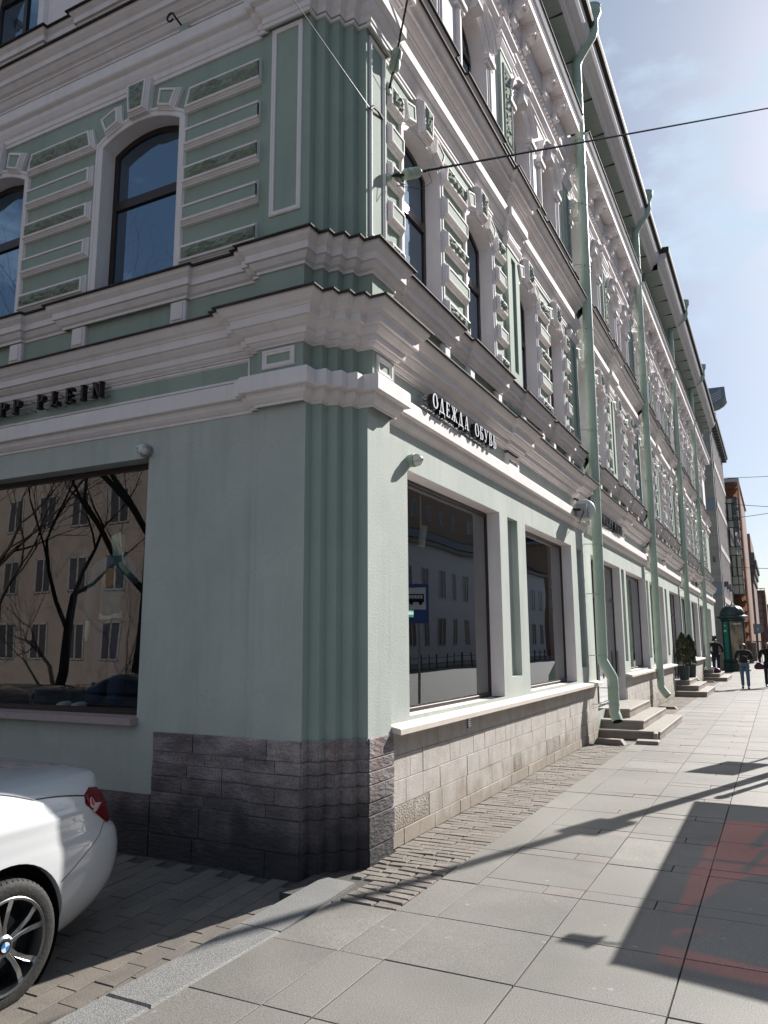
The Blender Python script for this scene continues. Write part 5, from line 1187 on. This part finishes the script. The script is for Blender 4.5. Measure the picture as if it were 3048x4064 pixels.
zs = [0, .7, 1.35, 2.9, 3.55, 5.0, 5.55, 6.85, H_]
for z in zs: mb.box(0, W_, -.03, 0, z-.03, z+.03); mb.box(W_-.03, W_+.0, 0, D_, z-.03, z+.03)
for z0, z1 in ((1.35, 2.9), (3.55, 5.0), (5.55, 6.85)): mb.box(.05, .12, -.035, -.005, z0, z1); mb.box(.36, .42, -.035, -.005, z0, z1)
mb.build('mullions', 'frame', b)
for i, (z0, z1) in enumerate(zip(zs, zs[1:])):
    for x0, x1 in ((.05, .42), (.47, W_-.05)):
        mb = MB(); mb.add([(x0, -.004, z0+.03), (x1, -.004, z0+.03), (x1, -.004, z1-.03), (x0, -.004, z1-.03)], [(0, 1, 2, 3)]); mb.build('pane', 'curtain' if not (i == 4 and x0 < .1) and not (x0 > .4 and i > 2) else 'bayglass', b)
    mb = MB(); mb.add([(W_, .03, z0+.03), (W_, D_, z0+.03), (W_, D_, z1-.03), (W_, .03, z1-.03)], [(0, 1, 2, 3)]); mb.build('pane', 'bayglass', b)
def netmat():
    m = bpy.data.materials.new('orange_net'); m.use_nodes = True; t = m.node_tree; t.nodes.remove(t.nodes['Principled BSDF'])
    d = _n(t, 'ShaderNodeBsdfDiffuse'); d.inputs[0].default_value = (.36, .16, .09, 1); q = _n(t, 'ShaderNodeBsdfTranslucent'); q.inputs[0].default_value = (.42, .2, .11, 1); tr = _n(t, 'ShaderNodeBsdfTransparent')
    a = _n(t, 'ShaderNodeMixShader'); a.inputs[0].default_value = .4; t.links.new(d.outputs[0], a.inputs[1]); t.links.new(q.outputs[0], a.inputs[2])
    c = _n(t, 'ShaderNodeMixShader'); c.inputs[0].default_value = .5; t.links.new(tr.outputs[0], c.inputs[1]); t.links.new(a.outputs[0], c.inputs[2]); t.links.new(c.outputs[0], t.nodes['Material Output'].inputs[0]); return m
M['net'] = netmat()
def scaffold(bld, x0, x1, y, z0, z1, nx, nz):
    for i in range(nx+1): mb = MB(); x = x0+(x1-x0)*i/nx; mb.tube([(x, y, z0), (x, y, z1)], .03, 5); mb.build('scaffold_pole', 'rust', bld)
    for i in range(nz+1): mb = MB(); z = z0+(z1-z0)*i/nz; mb.box(x0, x1, y-.05, y+.6, z-.04, z+.02); mb.build('scaffold_deck', 'rust', bld)
b = thing('scaffolded_building', 'red brown building wrapped in scaffolding and orange net past the glass bay', 'building', (0, 60, 0))
mb = MB(); mb.box(-8, 1.12, 0, 15, 0, 14.0); mb.build('wall', 'brickred', b); mb = MB(); mb.box(.1, 1.25, -.9, 15, 14.0, 14.25); mb.build('roof_deck', 'fin', b)
scaffold(b, .1, 1.15, -.8, 0, 14.3, 3, 18)
mb = MB(); V = []
for i in range(13):
    for j in range(31): V.append((.2+1.05*i/12+.08*(1-j/30), -.95+.08*math.sin(i*1.9+j*.7), 1.7+12.4*j/30*.98))
mb.add(V, [(i*31+j, i*31+31+j, i*31+32+j, i*31+j+1) for i in range(12) for j in range(30)]); mb.build('net', 'net', b, True)
mb = MB(); mb.tube([(1.18, -.97, 1.6), (1.16, -.97, 14)], .05, 6); mb.build('edge_rope', 'fin', b)
b = thing('red_corner_house', 'red brown house with a heavy dark cornice beyond the scaffolding', 'building', (0, 78, 0))
mb = MB(); mb.box(-8, 1.25, 0, 14, 0, 12); mb.build('wall', 'brickred', b)
for i, (d, z0, z1) in enumerate(((.0, 7.6, 8.3), (.15, 8.3, 9.0), (.3, 9.0, 9.5), (.15, 9.5, 10.3), (-.1, 10.3, 12.2))): mb = MB(); mb.box(-8, 1.4+d, -.2-d, 14, z0, z1); mb.build('cornice', 'eave' if i < 4 else 'brickred', b)
b = thing('netted_tower', 'orange netted block with a grey strip at the end of the street', 'building', (0, 104, 0))
mb = MB(); mb.box(-2, 1.95, 0, 14, 0, 8.1); mb.build('wall', 'brickred', b); mb = MB(); mb.box(1.0, 1.5, -.05, 0, 2.9, 7.6); mb.build('grey_strip', 'grstone', b); scaffold(b, .7, 1.95, -.6, 0, 8.3, 3, 9)
b = thing('distant_house', 'pale distant house low above the street at the right edge', 'building', (0, 150, 0))
mb = MB(); mb.box(1.2, 12, 0, 20, 0, 7.6); mb.build('wall', 'grstone', b); mb = MB(); mb.box(1.0, 12.2, -.3, 20, 7.6, 8.2); mb.build('roof', 'eave', b)
for i in range(5):
    for j in range(2): mb = MB(); mb.box(1.8+i*1.9, 2.7+i*1.9, -.03, 0, 1.2+3*j, 3+3*j); mb.build('window', 'winfar', b)
t = thing('hoarding', 'grey corrugated hoarding behind the walking woman', 'fence', (.55, 62, 0))
for i in range(9): mb = MB(); mb.box(i*.095, i*.095+.09, -.02*(i % 2), .02, .12, 1.56); mb.build('panel', 'eave', t)
t = thing('street_board', 'grey board on a dark post above the far pavement', 'sign', (1.62, 62.5, 0))
mb = MB(); mb.prism([(-.33, 2.2), (.35, 2.35), (.30, 3.0), (-.33, 3.05)], 0, .1, lambda u, h, z: (u, h, z)); mb.build('board', 'bluegrey', t); mb = MB(); mb.tube([(-.1, .06, 0), (-.1, .06, 2.4)], .06, 8); mb.build('post', 'eave', t)
mb = MB(); mb.prism([(-.05, .4), (.02, .4), (.06, .6), (.0, .75), (-.07, .6)], -.006, -.002, lambda u, h, z: (u, h, z+2.05)); mb.build('emblem', 'fin', t)
t = thing('awning_frame', 'dark sloping canopy frame on thin posts at the far pavement edge', 'canopy', (1.55, 64, 0))
mb = MB(); mb.box(-.5, 1.2, 0, 1, 1.60, 1.68); mb.build('deck', 'rust', t); mb = MB(); mb.tube([(1.2, 0, 1.7), (.6, 0, 2.4)], .04, 6); mb.tube([(1.4, 0, 1.3), (.5, 0, 2.3)], .04, 6); mb.build('brace', 'eave', t)
for x in (-.1, .15, 1.1): mb = MB(); mb.tube([(x, .1, 0), (x, .1, 1.6)], .03, 6); mb.build('post', 'eave', t)
# rooftop hood with louvres over the end of the green building
t = thing('rooftop_hood', 'grey box with a curved louvred face standing over the far roof edge', 'roof vent', (.25, 40.2, 14.9))
pr = [(0, 1.05), (1.16, 1.02), (1.19, .42), (1.02, .22), (.78, .08), (.5, .0), (.28, -.02), (.1, .3)]
mb = MB(); mb.prism(pr, 0, 1.3, lambda u, h, z: (u, h, z)); mb.build('hood', 'bluegrey', t)
for i in range(4):
    mb = MB(); y = -.01; n = 8; V = []
    for j in range(n+1):
        a = j/n; cx_ = .34+.62*a; cz_ = .14+.14*i+.26*a*a; V += [(cx_, -.02, cz_), (cx_, -.02, cz_+.085), (cx_, .0, cz_+.085)]
    mb.add(V, [(3*j, 3*j+3, 3*j+4, 3*j+1) for j in range(n)]+[(3*j+1, 3*j+4, 3*j+5, 3*j+2) for j in range(n)]); mb.build('louvre', 'fin', t)
for i in range(5): mb = MB(); mb.tube([(.02+.06*i, -.06, .15), (.02+.06*i, -.06, .95-.04*i)], .012, 5); mb.build('cage_bar', 'iron', t)
mb = MB(); mb.box(-.05, .2, -.05, .4, -.7, .2); mb.build('bracket', 'iron', t)
# ================================================================== STREET SIDE: SHELTER, POLES, SIGN, RAILING (to the right of the frame; they cast the shadows)
M['smoke'] = mat('dark_canopy', (.05, .05, .055), rough=.4)
def tint(name, c):
    m = bpy.data.materials.new(name); m.use_nodes = True; t = m.node_tree; t.nodes.remove(t.nodes['Principled BSDF']); q = _n(t, 'ShaderNodeBsdfTransparent'); q.inputs[0].default_value = (*c, 1)
    g_ = _n(t, 'ShaderNodeBsdfGlossy'); g_.inputs[1].default_value = .1; a = _n(t, 'ShaderNodeMixShader'); a.inputs[0].default_value = .06; t.links.new(q.outputs[0], a.inputs[1]); t.links.new(g_.outputs[0], a.inputs[2]); t.links.new(a.outputs[0], t.nodes['Material Output'].inputs[0]); return m
M['redfilm'] = tint('red_film', (.14, .022, .014)); M['greyfilm'] = tint('grey_film', (.02, .02, .024))
sh = thing('bus_shelter', 'bus shelter with a dark canopy printed with translucent red film at the kerb', 'bus shelter', (3.33, 2.42, 0))
def sheet(poly, z, m, name, par=sh, th=.01): mb = MB(); mb.prism(poly, z, z+th, lambda u, h, v: (u, v, h)); return mb.build(name, m, par)
arc = [(0, 0), (.25, -.02), (.6, -.12), (1.0, -.22), (1.3, -.27)]
sheet(arc+[(1.3, 4.7), (0, 4.7)], 2.40, 'greyfilm', 'canopy')
def strip(z=2.38): pass
canopy = [o for o in col.objects if o.parent == sh][0]
# red printed pieces: cut out of the grey sheet (grey sheet rebuilt as a frame of pieces round them)
bpy.data.objects.remove(canopy)
def cut_sheet(w_, l_, shapes, nx=130, ny=470):
    """canopy as a fine mosaic in two films; shapes(x, y) -> True where the film is red"""
    A, R_ = MB(), MB(); dx, dy = w_/nx, l_/ny
    for i in range(nx):
        x = (i+.5)*dx; y0 = -.27*(x/1.3)**1.25; j = 0; run = None
        ys = [y0+(l_-y0)*k/ny for k in range(ny+1)]
        st = None
        for k in range(ny+1):
            c = shapes(x, (ys[k]+ys[min(k+1, ny)])/2) if k < ny else None
            if c != st:
                if st is not None: (R_ if st else A).add([(i*dx, sy, 2.4), ((i+1)*dx, sy, 2.4), ((i+1)*dx, ys[k], 2.4), (i*dx, ys[k], 2.4)], [(0, 1, 2, 3)])
                st = c; sy = ys[k]
    A.build('canopy_film', 'greyfilm', sh); R_.build('red_print', 'redfilm', sh)
def reds(x, y):
    yb = y+.27*(x/1.3)**1.25
    if .17+.05*x < yb < .42+.02*x and x > .20: return True                          # broad bow along the near edge
    if (x-.36)**2+(yb-.66)**2 < .13**2 and (x-.40)**2+(yb-.62)**2 > .13**2: return True
    if .95 < y < 3.9:                                                              # tall strokes of the print
        l = .18+.03*(y-.95)
        if y < 1.6 and l+.02 < x < l+.02+(y-.95)*.33: return True
        if 1.6 <= y < 2.1 and l < x < l+.17+(y-1.6)*.5: return True
        if 2.1 <= y < 2.9 and l+.02 < x < .95+.2*math.sin(y*3) and not (.52 < x-.2*(y-2.1) < .58): return True
        if 2.9 <= y < 3.9 and l+.08 < x < 1.1 and not abs(x-.62-.18*(y-3)) < .05: return True
    return False
cut_sheet(1.3, 4.7, reds)
for y in (0.02, 2.35, 4.66):
    mb = MB(); mb.box(1.20, 1.26, y-.03, y+.03, 0, 2.38); mb.build('post', 'iron', sh); mb = MB(); mb.box(.0, 1.28, y-.02, y+.02, 2.37, 2.395); mb.build('rafter', 'iron', sh)
mb = MB(); mb.box(-.015, .0, .0, 4.7, 2.36, 2.41); mb.build('edge_rail', 'iron', sh)
mb = MB(); mb.box(.9, 1.2, .6, 4.1, .42, .46); mb.build('bench', 'step', sh)
t = thing('canopy_camera', 'small camera on a short arm at the canopy edge', 'camera', (3.30, 2.72, 2.40)); mb = MB(); mb.tube([(0, 0, 0), (-.17, -.03, .0)], .012, 6); mb.build('arm', 'iron', t); mb = MB(); mb.lathe([(0, -.1), (.05, -.09), (.055, .06), (.075, .08), (0, .09)], 10, (-.2, -.03, .0), 'x'); mb.build('housing', 'iron', t)
def pole(x, y, h, lab, arm=True, r=.075):
    t = thing('lamp_post', lab, 'lamp post', (x, y, 0)); mb = MB(); mb.lathe([(.16, 0), (.16, .25), (.11, .5), (r*1.15, .55), (r*1.1, h*.5), (r*.9, h*.5+.01), (r*.75, h)], 14); mb.build('shaft', 'iron', t)
    mb = MB(); mb.tube([(0, 0, h-.1), (.2, 0, h+.4), (.8, 0, h+.7), (1.6, 0, h+.75)], .04, 8); mb.build('arm', 'iron', t); mb = MB(); mb.lathe([(0, -.3), (.1, -.25), (.13, .1), (.06, .35), (0, .36)], 10, (1.8, 0, h+.74), 'x'); mb.build('lantern', 'steelgrey', t); return t
t = pole(3.36, 7.55, 7.6, 'tall iron lamp post at the kerb beside the bus shelter')
mb = MB(); mb.box(-.18, .18, -.12, .0, 3.55, 4.0); mb.build('sign_box', 'iron', t)
t = thing('street_post', 'short dark post with a ball top at the kerb', 'post', (3.25, 6.65, 0)); mb = MB(); mb.lathe([(.05, 0), (.05, 1.75), (.07, 1.8), (.05, 1.88), (0, 1.9)], 10); mb.build('shaft', 'iron', t)
t = thing('bus_stop_sign', 'blue and white bus stop sign on a post at the kerb', 'sign', (3.62, 9.9, 0)); mb = MB(); mb.tube([(0, .03, 0), (0, .03, 3.0)], .03, 8); mb.build('post', 'steelgrey', t)
mb = MB(); mb.box(-.30, .30, -.012, .012, 2.12, 2.98); mb.build('panel', 'blue', t); mb = MB(); mb.box(-.24, .24, -.018, -.013, 2.42, 2.90); mb.build('white_field', 'whiteface', t)
mb = MB(); mb.box(-.2, .2, -.022, -.019, 2.58, 2.76)
for x in (-.11, .11): mb.lathe([(0, -.004), (.05, -.004), (.05, 0)], 12, (x, -.018, 2.57), 'y')
mb.build('bus_pictogram', 'black', t)
for k in range(5): mb = MB(); mb.box(-.16+.07*k, -.11+.07*k, -.025, -.0225, 2.66, 2.73); mb.build('pictogram_window', 'whiteface', t)
rl = thing('kerb_railing', 'black pedestrian railing along the road edge', 'railing', (17.6, 20, 0))
for i in range(34): mb = MB(); mb.lathe([(.05, -.1), (.05, .75), (.07, .78), (.07, .82), (.04, .85), (.055, .90), (0, .96)], 8, (0, i*1.6, 0)); mb.build('post', 'iron', rl)
for z in (.3, .68): mb = MB(); mb.tube([(0, 0, z), (0, 53, z)], .025, 6); mb.build('rail', 'iron', rl)
# ================================================================== WHAT THE WINDOWS REFLECT
M['pink'] = mat('pinkish_render', (.205, .165, .145), (.255, .21, .185), 1.5, .85); M['orange'] = mat('orange_render', (.30, .20, .135), (.34, .235, .165), 1.5, .85); M['palace'] = mat('grey_render', (.55, .56, .57), (.62, .63, .64), 1.5, .85); M['trimdim'] = mat('window_grey', (.25, .24, .23)); M['tin'] = mat('tin_roof', (.028, .038, .046), (.045, .055, .065), 3, .95, spec=.0)
def block(name, lab, loc, F, wd, h, cols, rows_, wm, z0=1.0, ww=1.0, wh=1.6, fl=3.1, roof='tin', rh=1.5):
    t = thing(name, lab, 'building', loc); mb = MB(); mb.box(0, wd, -12, 0, -.5, h, F); mb.build('wall', wm, t)
    for i in range(cols):
        for j in range(rows_):
            u = (i+.5)*wd/cols
            me = _cache.get((name, 'win'))
            if me is None:
                mb = MB(); mb.box(-ww/2, ww/2, .0, .05, 0, .08, F); mb.box(-ww/2, -ww/2+.09, 0, .05, 0, wh, F); mb.box(ww/2-.09, ww/2, 0, .05, 0, wh, F); mb.box(-.04, .04, 0, .05, 0, wh, F); mb.box(-ww/2, ww/2, 0, .05, wh-.08, wh, F); me = mb.mesh('window'); me.materials.append(M['fin'] if wm != 'pink' else M['trimdim']); _cache[(name, 'win')] = me
                mb = MB(); mb.box(-ww/2, ww/2, .005, .02, 0, wh, F); m2 = mb.mesh('pane'); m2.materials.append(M['winfar']); _cache[(name, 'pane')] = m2
            o = link(me, 'window', None, t, F(u, 0, z0+j*fl)); link(_cache[(name, 'pane')], 'pane', None, o)
    mb = MB(); mb.box(-.3, wd+.3, -12, .35, h, h+.35, F); mb.build('cornice', 'trimdim', t)
    mb = MB(); mb.prism([(.5, h+.352), (-6, h+.36+rh), (-12, h+.352)], -.3, wd+.3, lambda a, u, z: F(u, a, z)); mb.build('roof', roof, t); return t
FN = lambda u, d, z: (u, d, z)                # faces +Y
FW = lambda u, d, z: (-d, u, z)               # faces -X
block('apartment_building', 'pinkish apartment building with white windows across the side street', (-62, -21, -.2), FN, 58, 17, 24, 5, 'pink', 1.2, 1.2, 1.7, 3.2)
block('grey_palace', 'grey two storey mansion with a tin roof across the main street', (22, 38, 0), FW, 50, 9.6, 16, 2, 'palace', 1.4, 1.3, 2.4, 4.0, 'tin', 3.0)
block('orange_tenement', 'tall dark orange tenement rising behind the grey mansion', (32, 10, 0), FW, 110, 20, 26, 5, 'orange', 2, 1.2, 1.8, 3.4)
block('ochre_house', 'ochre four storey house across the main street', (22, -20, 0), FW, 56, 14, 18, 4, 'orange', 1.4, 1.2, 1.9, 3.3)
M['twig'] = mat('dark_bark', (.045, .036, .03), (.07, .058, .05), 8, .9)
def tree_mesh(seed, H):
    r = random.Random(seed); mb = MB(); tw = MB()
    def grow(p, d, l, rad, dep):
        n = 3; pts = [p]; rr = [rad]
        for i in range(n):
            d = (d+Vector((r.uniform(-.2, .2), r.uniform(-.2, .2), r.uniform(-.05, .15)))).normalized(); p = p+d*l/n; pts.append(p); rr.append(rad*(1-.35*(i+1)/n))
        (mb if dep < 4 else tw).tube(pts, rr, 7 if dep < 2 else (4 if dep < 4 else 3), False)
        if dep >= 7: return
        for k in range(3 if dep < 6 else 2):
            a = r.uniform(.35, .95); ax = Vector((r.uniform(-1, 1), r.uniform(-1, 1), r.uniform(-.3, .3))).normalized()
            nd = (Matrix.Rotation(a, 3, d.orthogonal().normalized()) @ d); nd = Matrix.Rotation(r.uniform(0, 6.28), 3, d) @ nd
            q = pts[-1] if k < 2 else pts[-2]; grow(q, (nd+Vector((0, 0, .12))).normalized(), l*r.uniform(.62, .82), rr[-1]*r.uniform(.6, .8), dep+1)
    grow(Vector((0, 0, -.2)), Vector((r.uniform(-.15, .15), r.uniform(-.1, .1), 1)).normalized(), H*.30, H*.0125, 0)
    return mb.mesh('limbs', True, False), tw.mesh('twigs', True, False)
TM = [tree_mesh(5, 13), tree_mesh(9, 14)]
tl_ = ['leaning bare tree nearest the shaded shop window', 'bare tree with a forked trunk by the side street', 'bare tree before the middle of the pinkish house', 'bare tree far along the side street', 'slim bare tree by the corner of the side street', 'bare tree at the end of the row', 'bare tree close to the pinkish wall', 'bare tree standing near the shaded pavement farther on', 'bare tree behind the leaning one', 'bare tree before the far windows of the pinkish house']
for i, (x, y, rz) in enumerate(((-7.5, -9.5, .3), (-12, -9.8, 2.0), (-17, -11.5, 4.0), (-23, -13.5, 5.1), (-9.6, -14.5, 1.1), (-30, -12, 2.8), (-14.5, -15.5, 3.3), (-20, -9, .9), (-6.2, -13, 4.6), (-26, -16, 1.7))):
    t = thing('bare_tree', tl_[i], 'tree', (x, y, -.2), 'bare trees along the side street', rz); t.scale = (1.3 if i == 1 else 1,)*3; link(TM[i % 2][0], 'trunk', 'twig', t); link(TM[i % 2][1], 'crown', 'twig', t)
# ================================================================== WINDOW DISPLAY
M['denim'] = mat('denim_jacket', (.05, .09, .11), (.08, .13, .15), 10, .8, .4, 150); M['denim2'] = mat('dark_jeans', (.012, .018, .05), (.02, .03, .07), 10, .8); M['mann'] = mat('pale_mannequin', (.42, .46, .36), rough=.35)
M['print'] = mat('jacket_print', (.30, .10, .03), (.35, .22, .08), 25, .7)
mq = thing('mannequin', 'pale headed mannequin in a denim jacket and flared jeans behind the shaded shop window', 'mannequin', (-2.98, .12, 1.02))
s = lambda x, y, z: (x, y, z)
def ch(N, E, st, pts):
    a = st
    for q, r_ in pts: N.append((q, r_)); E.append((a, len(N)-1)); a = len(N)-1
    return a
N = [((0, 0, 1.0), .08), ((0, 0, 1.25), .075), ((.02, .01, 1.45), .06), ((.03, .01, 1.56), .05), ((.035, .0, 1.63), .055), ((.04, .0, 1.72), .085), ((.04, 0, 1.80), .07)]; E = [(i, i+1) for i in range(6)]
ch(N, E, 2, [((-.20, 0, 1.46), .05), ((-.27, -.02, 1.15), .042), ((-.26, -.06, .88), .028), ((-.255, -.07, .78), .03), ((-.25, -.08, .70), .014)]); ch(N, E, 2, [((.21, 0, 1.47), .05), ((.34, -.02, 1.30), .042), ((.26, -.14, 1.42), .028), ((.24, -.16, 1.48), .03)])
ch(N, E, 0, [((.09, 0, .92), .08), ((.10, 0, .5), .06), ((.11, 0, .08), .04)]); ch(N, E, 0, [((-.09, 0, .92), .08), ((-.12, -.02, .5), .06), ((-.2, 0, .08), .04)])
skin('body', N, E, 'mann', mq, 1)
N = [((0, 0, .90), (.15, .11)), ((0, 0, 1.12), (.15, .11)), ((.01, .0, 1.35), (.185, .12)), ((.02, .01, 1.48), (.15, .09)), ((.03, .01, 1.56), .075)]; E = [(i, i+1) for i in range(4)]
ch(N, E, 3, [((-.21, 0, 1.46), .08), ((-.275, -.02, 1.15), .066), ((-.265, -.06, .90), .052)]); ch(N, E, 3, [((.21, 0, 1.47), .08), ((.345, -.02, 1.30), .066), ((.29, -.10, 1.38), .055)])
skin('jacket', N, E, 'denim', mq, 2)
mb = MB(); mb.lathe([(0, -.012), (.08, -.01), (.10, 0), (0, .004)], 14, (.06, -.115, 1.33), 'y'); mb.build('jacket_print', 'print', mq)
N = [((0, 0, .93), (.14, .10))]; E = []
ch(N, E, 0, [((.09, 0, .86), .10), ((.10, 0, .5), .075), ((.11, 0, .25), .085), ((.12, 0, .07), .11)]); ch(N, E, 0, [((-.09, 0, .86), .10), ((-.12, -.02, .5), .075), ((-.17, 0, .25), .085), ((-.20, 0, .07), .11)])
skin('jeans', N, E, 'denim2', mq, 2)
for x in (.12, -.2): skin('boot', [((x, .03, .04), .05), ((x, -.1, .035), .045), ((x, -.18, .03), .03)], [(0, 1), (1, 2)], 'black', mq, 1)
mb = MB(); mb.tube([(.16, -.1, 1.78), (.27, -.14, 1.45)], .012, 6); mb.build('ribbon', 'whiteplastic', mq)
m2 = thing('mannequin', 'dark second mannequin, only its legs and shoes showing in the shaded shop window', 'mannequin', (-3.75, .45, 1.02))
N = [((0, 0, .95), (.14, .1)), ((0, 0, 1.2), (.15, .1)), ((0, 0, 1.45), (.15, .09)), ((0, 0, 1.58), .05), ((0, 0, 1.72), .08)]; E = [(i, i+1) for i in range(4)]
ch(N, E, 0, [((.09, 0, .9), .09), ((.10, 0, .5), .06), ((.10, 0, .08), .05)]); ch(N, E, 0, [((-.09, 0, .9), .09), ((-.10, 0, .5), .06), ((-.12, 0, .08), .05)]); ch(N, E, 2, [((.22, 0, 1.42), .06), ((.28, 0, 1.1), .05), ((.26, -.05, .85), .035)]); ch(N, E, 2, [((-.22, 0, 1.42), .06), ((-.28, 0, 1.1), .05), ((-.26, -.05, .85), .035)])
skin('body', N, E, 'blackcloth', m2, 1)
for x in (.10, -.12): skin('shoe', [((x, .03, .04), .05), ((x, -.1, .04), .05), ((x, -.18, .035), .035)], [(0, 1), (1, 2)], 'whiteplastic', m2, 1)
# clear stickers on the first street window: a small name strip and a line drawing of a skull
t = thing('window_sticker', 'narrow green name strip stuck low on the first street window', 'sticker', (-.21, 1.12, 1.98))
mb = MB(); mb.box(0, .004, -.22, .22, -.035, .035); mb.build('strip', 'kgreen', t)
mb = MB()
x = -.18
for q, wd_ in enumerate((.03, .03, .02, .03, .02, .03, .03, 0, .03, .03, .03, .02, .03)):
    if wd_: mb.box(.005, .006, x, x+wd_*.8, -.012, .018)
    x += .03
mb.build('name_print', 'whiteface', t)
M['spot'] = mat('white_spotlight', (.6, .6, .58), rough=.4)
for i, (y, z) in enumerate(((2.1, 3.05), (2.75, 2.95), (6.2, 3.0))):
    t = thing('spotlight', ['white ceiling spotlight seen through the first street window, left', 'white tilted ceiling spotlight seen through the first street window, right', 'white ceiling spotlight behind the second street window'][i], 'spotlight', (-.75, y, z), 'spotlights inside the shop'); mb = MB(); mb.tube([(0, 0, -.12), (.02, .04*i, .13)], .045, 12); mb.build('can', 'spot', t); mb = MB(); mb.tube([(0, 0, .1), (0, 0, .5)], .01, 6); mb.build('stem', 'spot', t)

block('brown_house', 'brown five storey house far along the main street', (22, 90, 0), FW, 110, 14, 26, 4, 'orange', 1.6, 1.2, 1.9, 3.5)

# a dark car parked across the side street, seen only in the shop window
M['darkpaint'] = mat('dark_car_paint', (.012, .014, .02), rough=.25, coat=1.0)
def copycar(loc, rz, lab):
    r = bpy.data.objects.new('parked_car', None); col.objects.link(r); r.location = loc; r.rotation_euler = (0, 0, rz); tag(r, lab, 'car')
    for ch_ in [o for o in car.children]:
        q = ch_.copy(); col.objects.link(q); q.parent = r
        if q.name.startswith(('body', 'roof', 'aerial')): q.data = q.data.copy(); q.data.materials.clear(); q.data.materials.append(M['darkpaint'])
        for g_ in ch_.children: h_ = g_.copy(); col.objects.link(h_); h_.parent = q
copycar((-8.5, -5.3, -.20), math.pi/2, 'dark car parked by the kerb, seen mirrored in the shaded shop window')
copycar((-14.5, -5.5, -.20), math.pi/2, 'second dark car farther along the side street, seen mirrored in the glass')
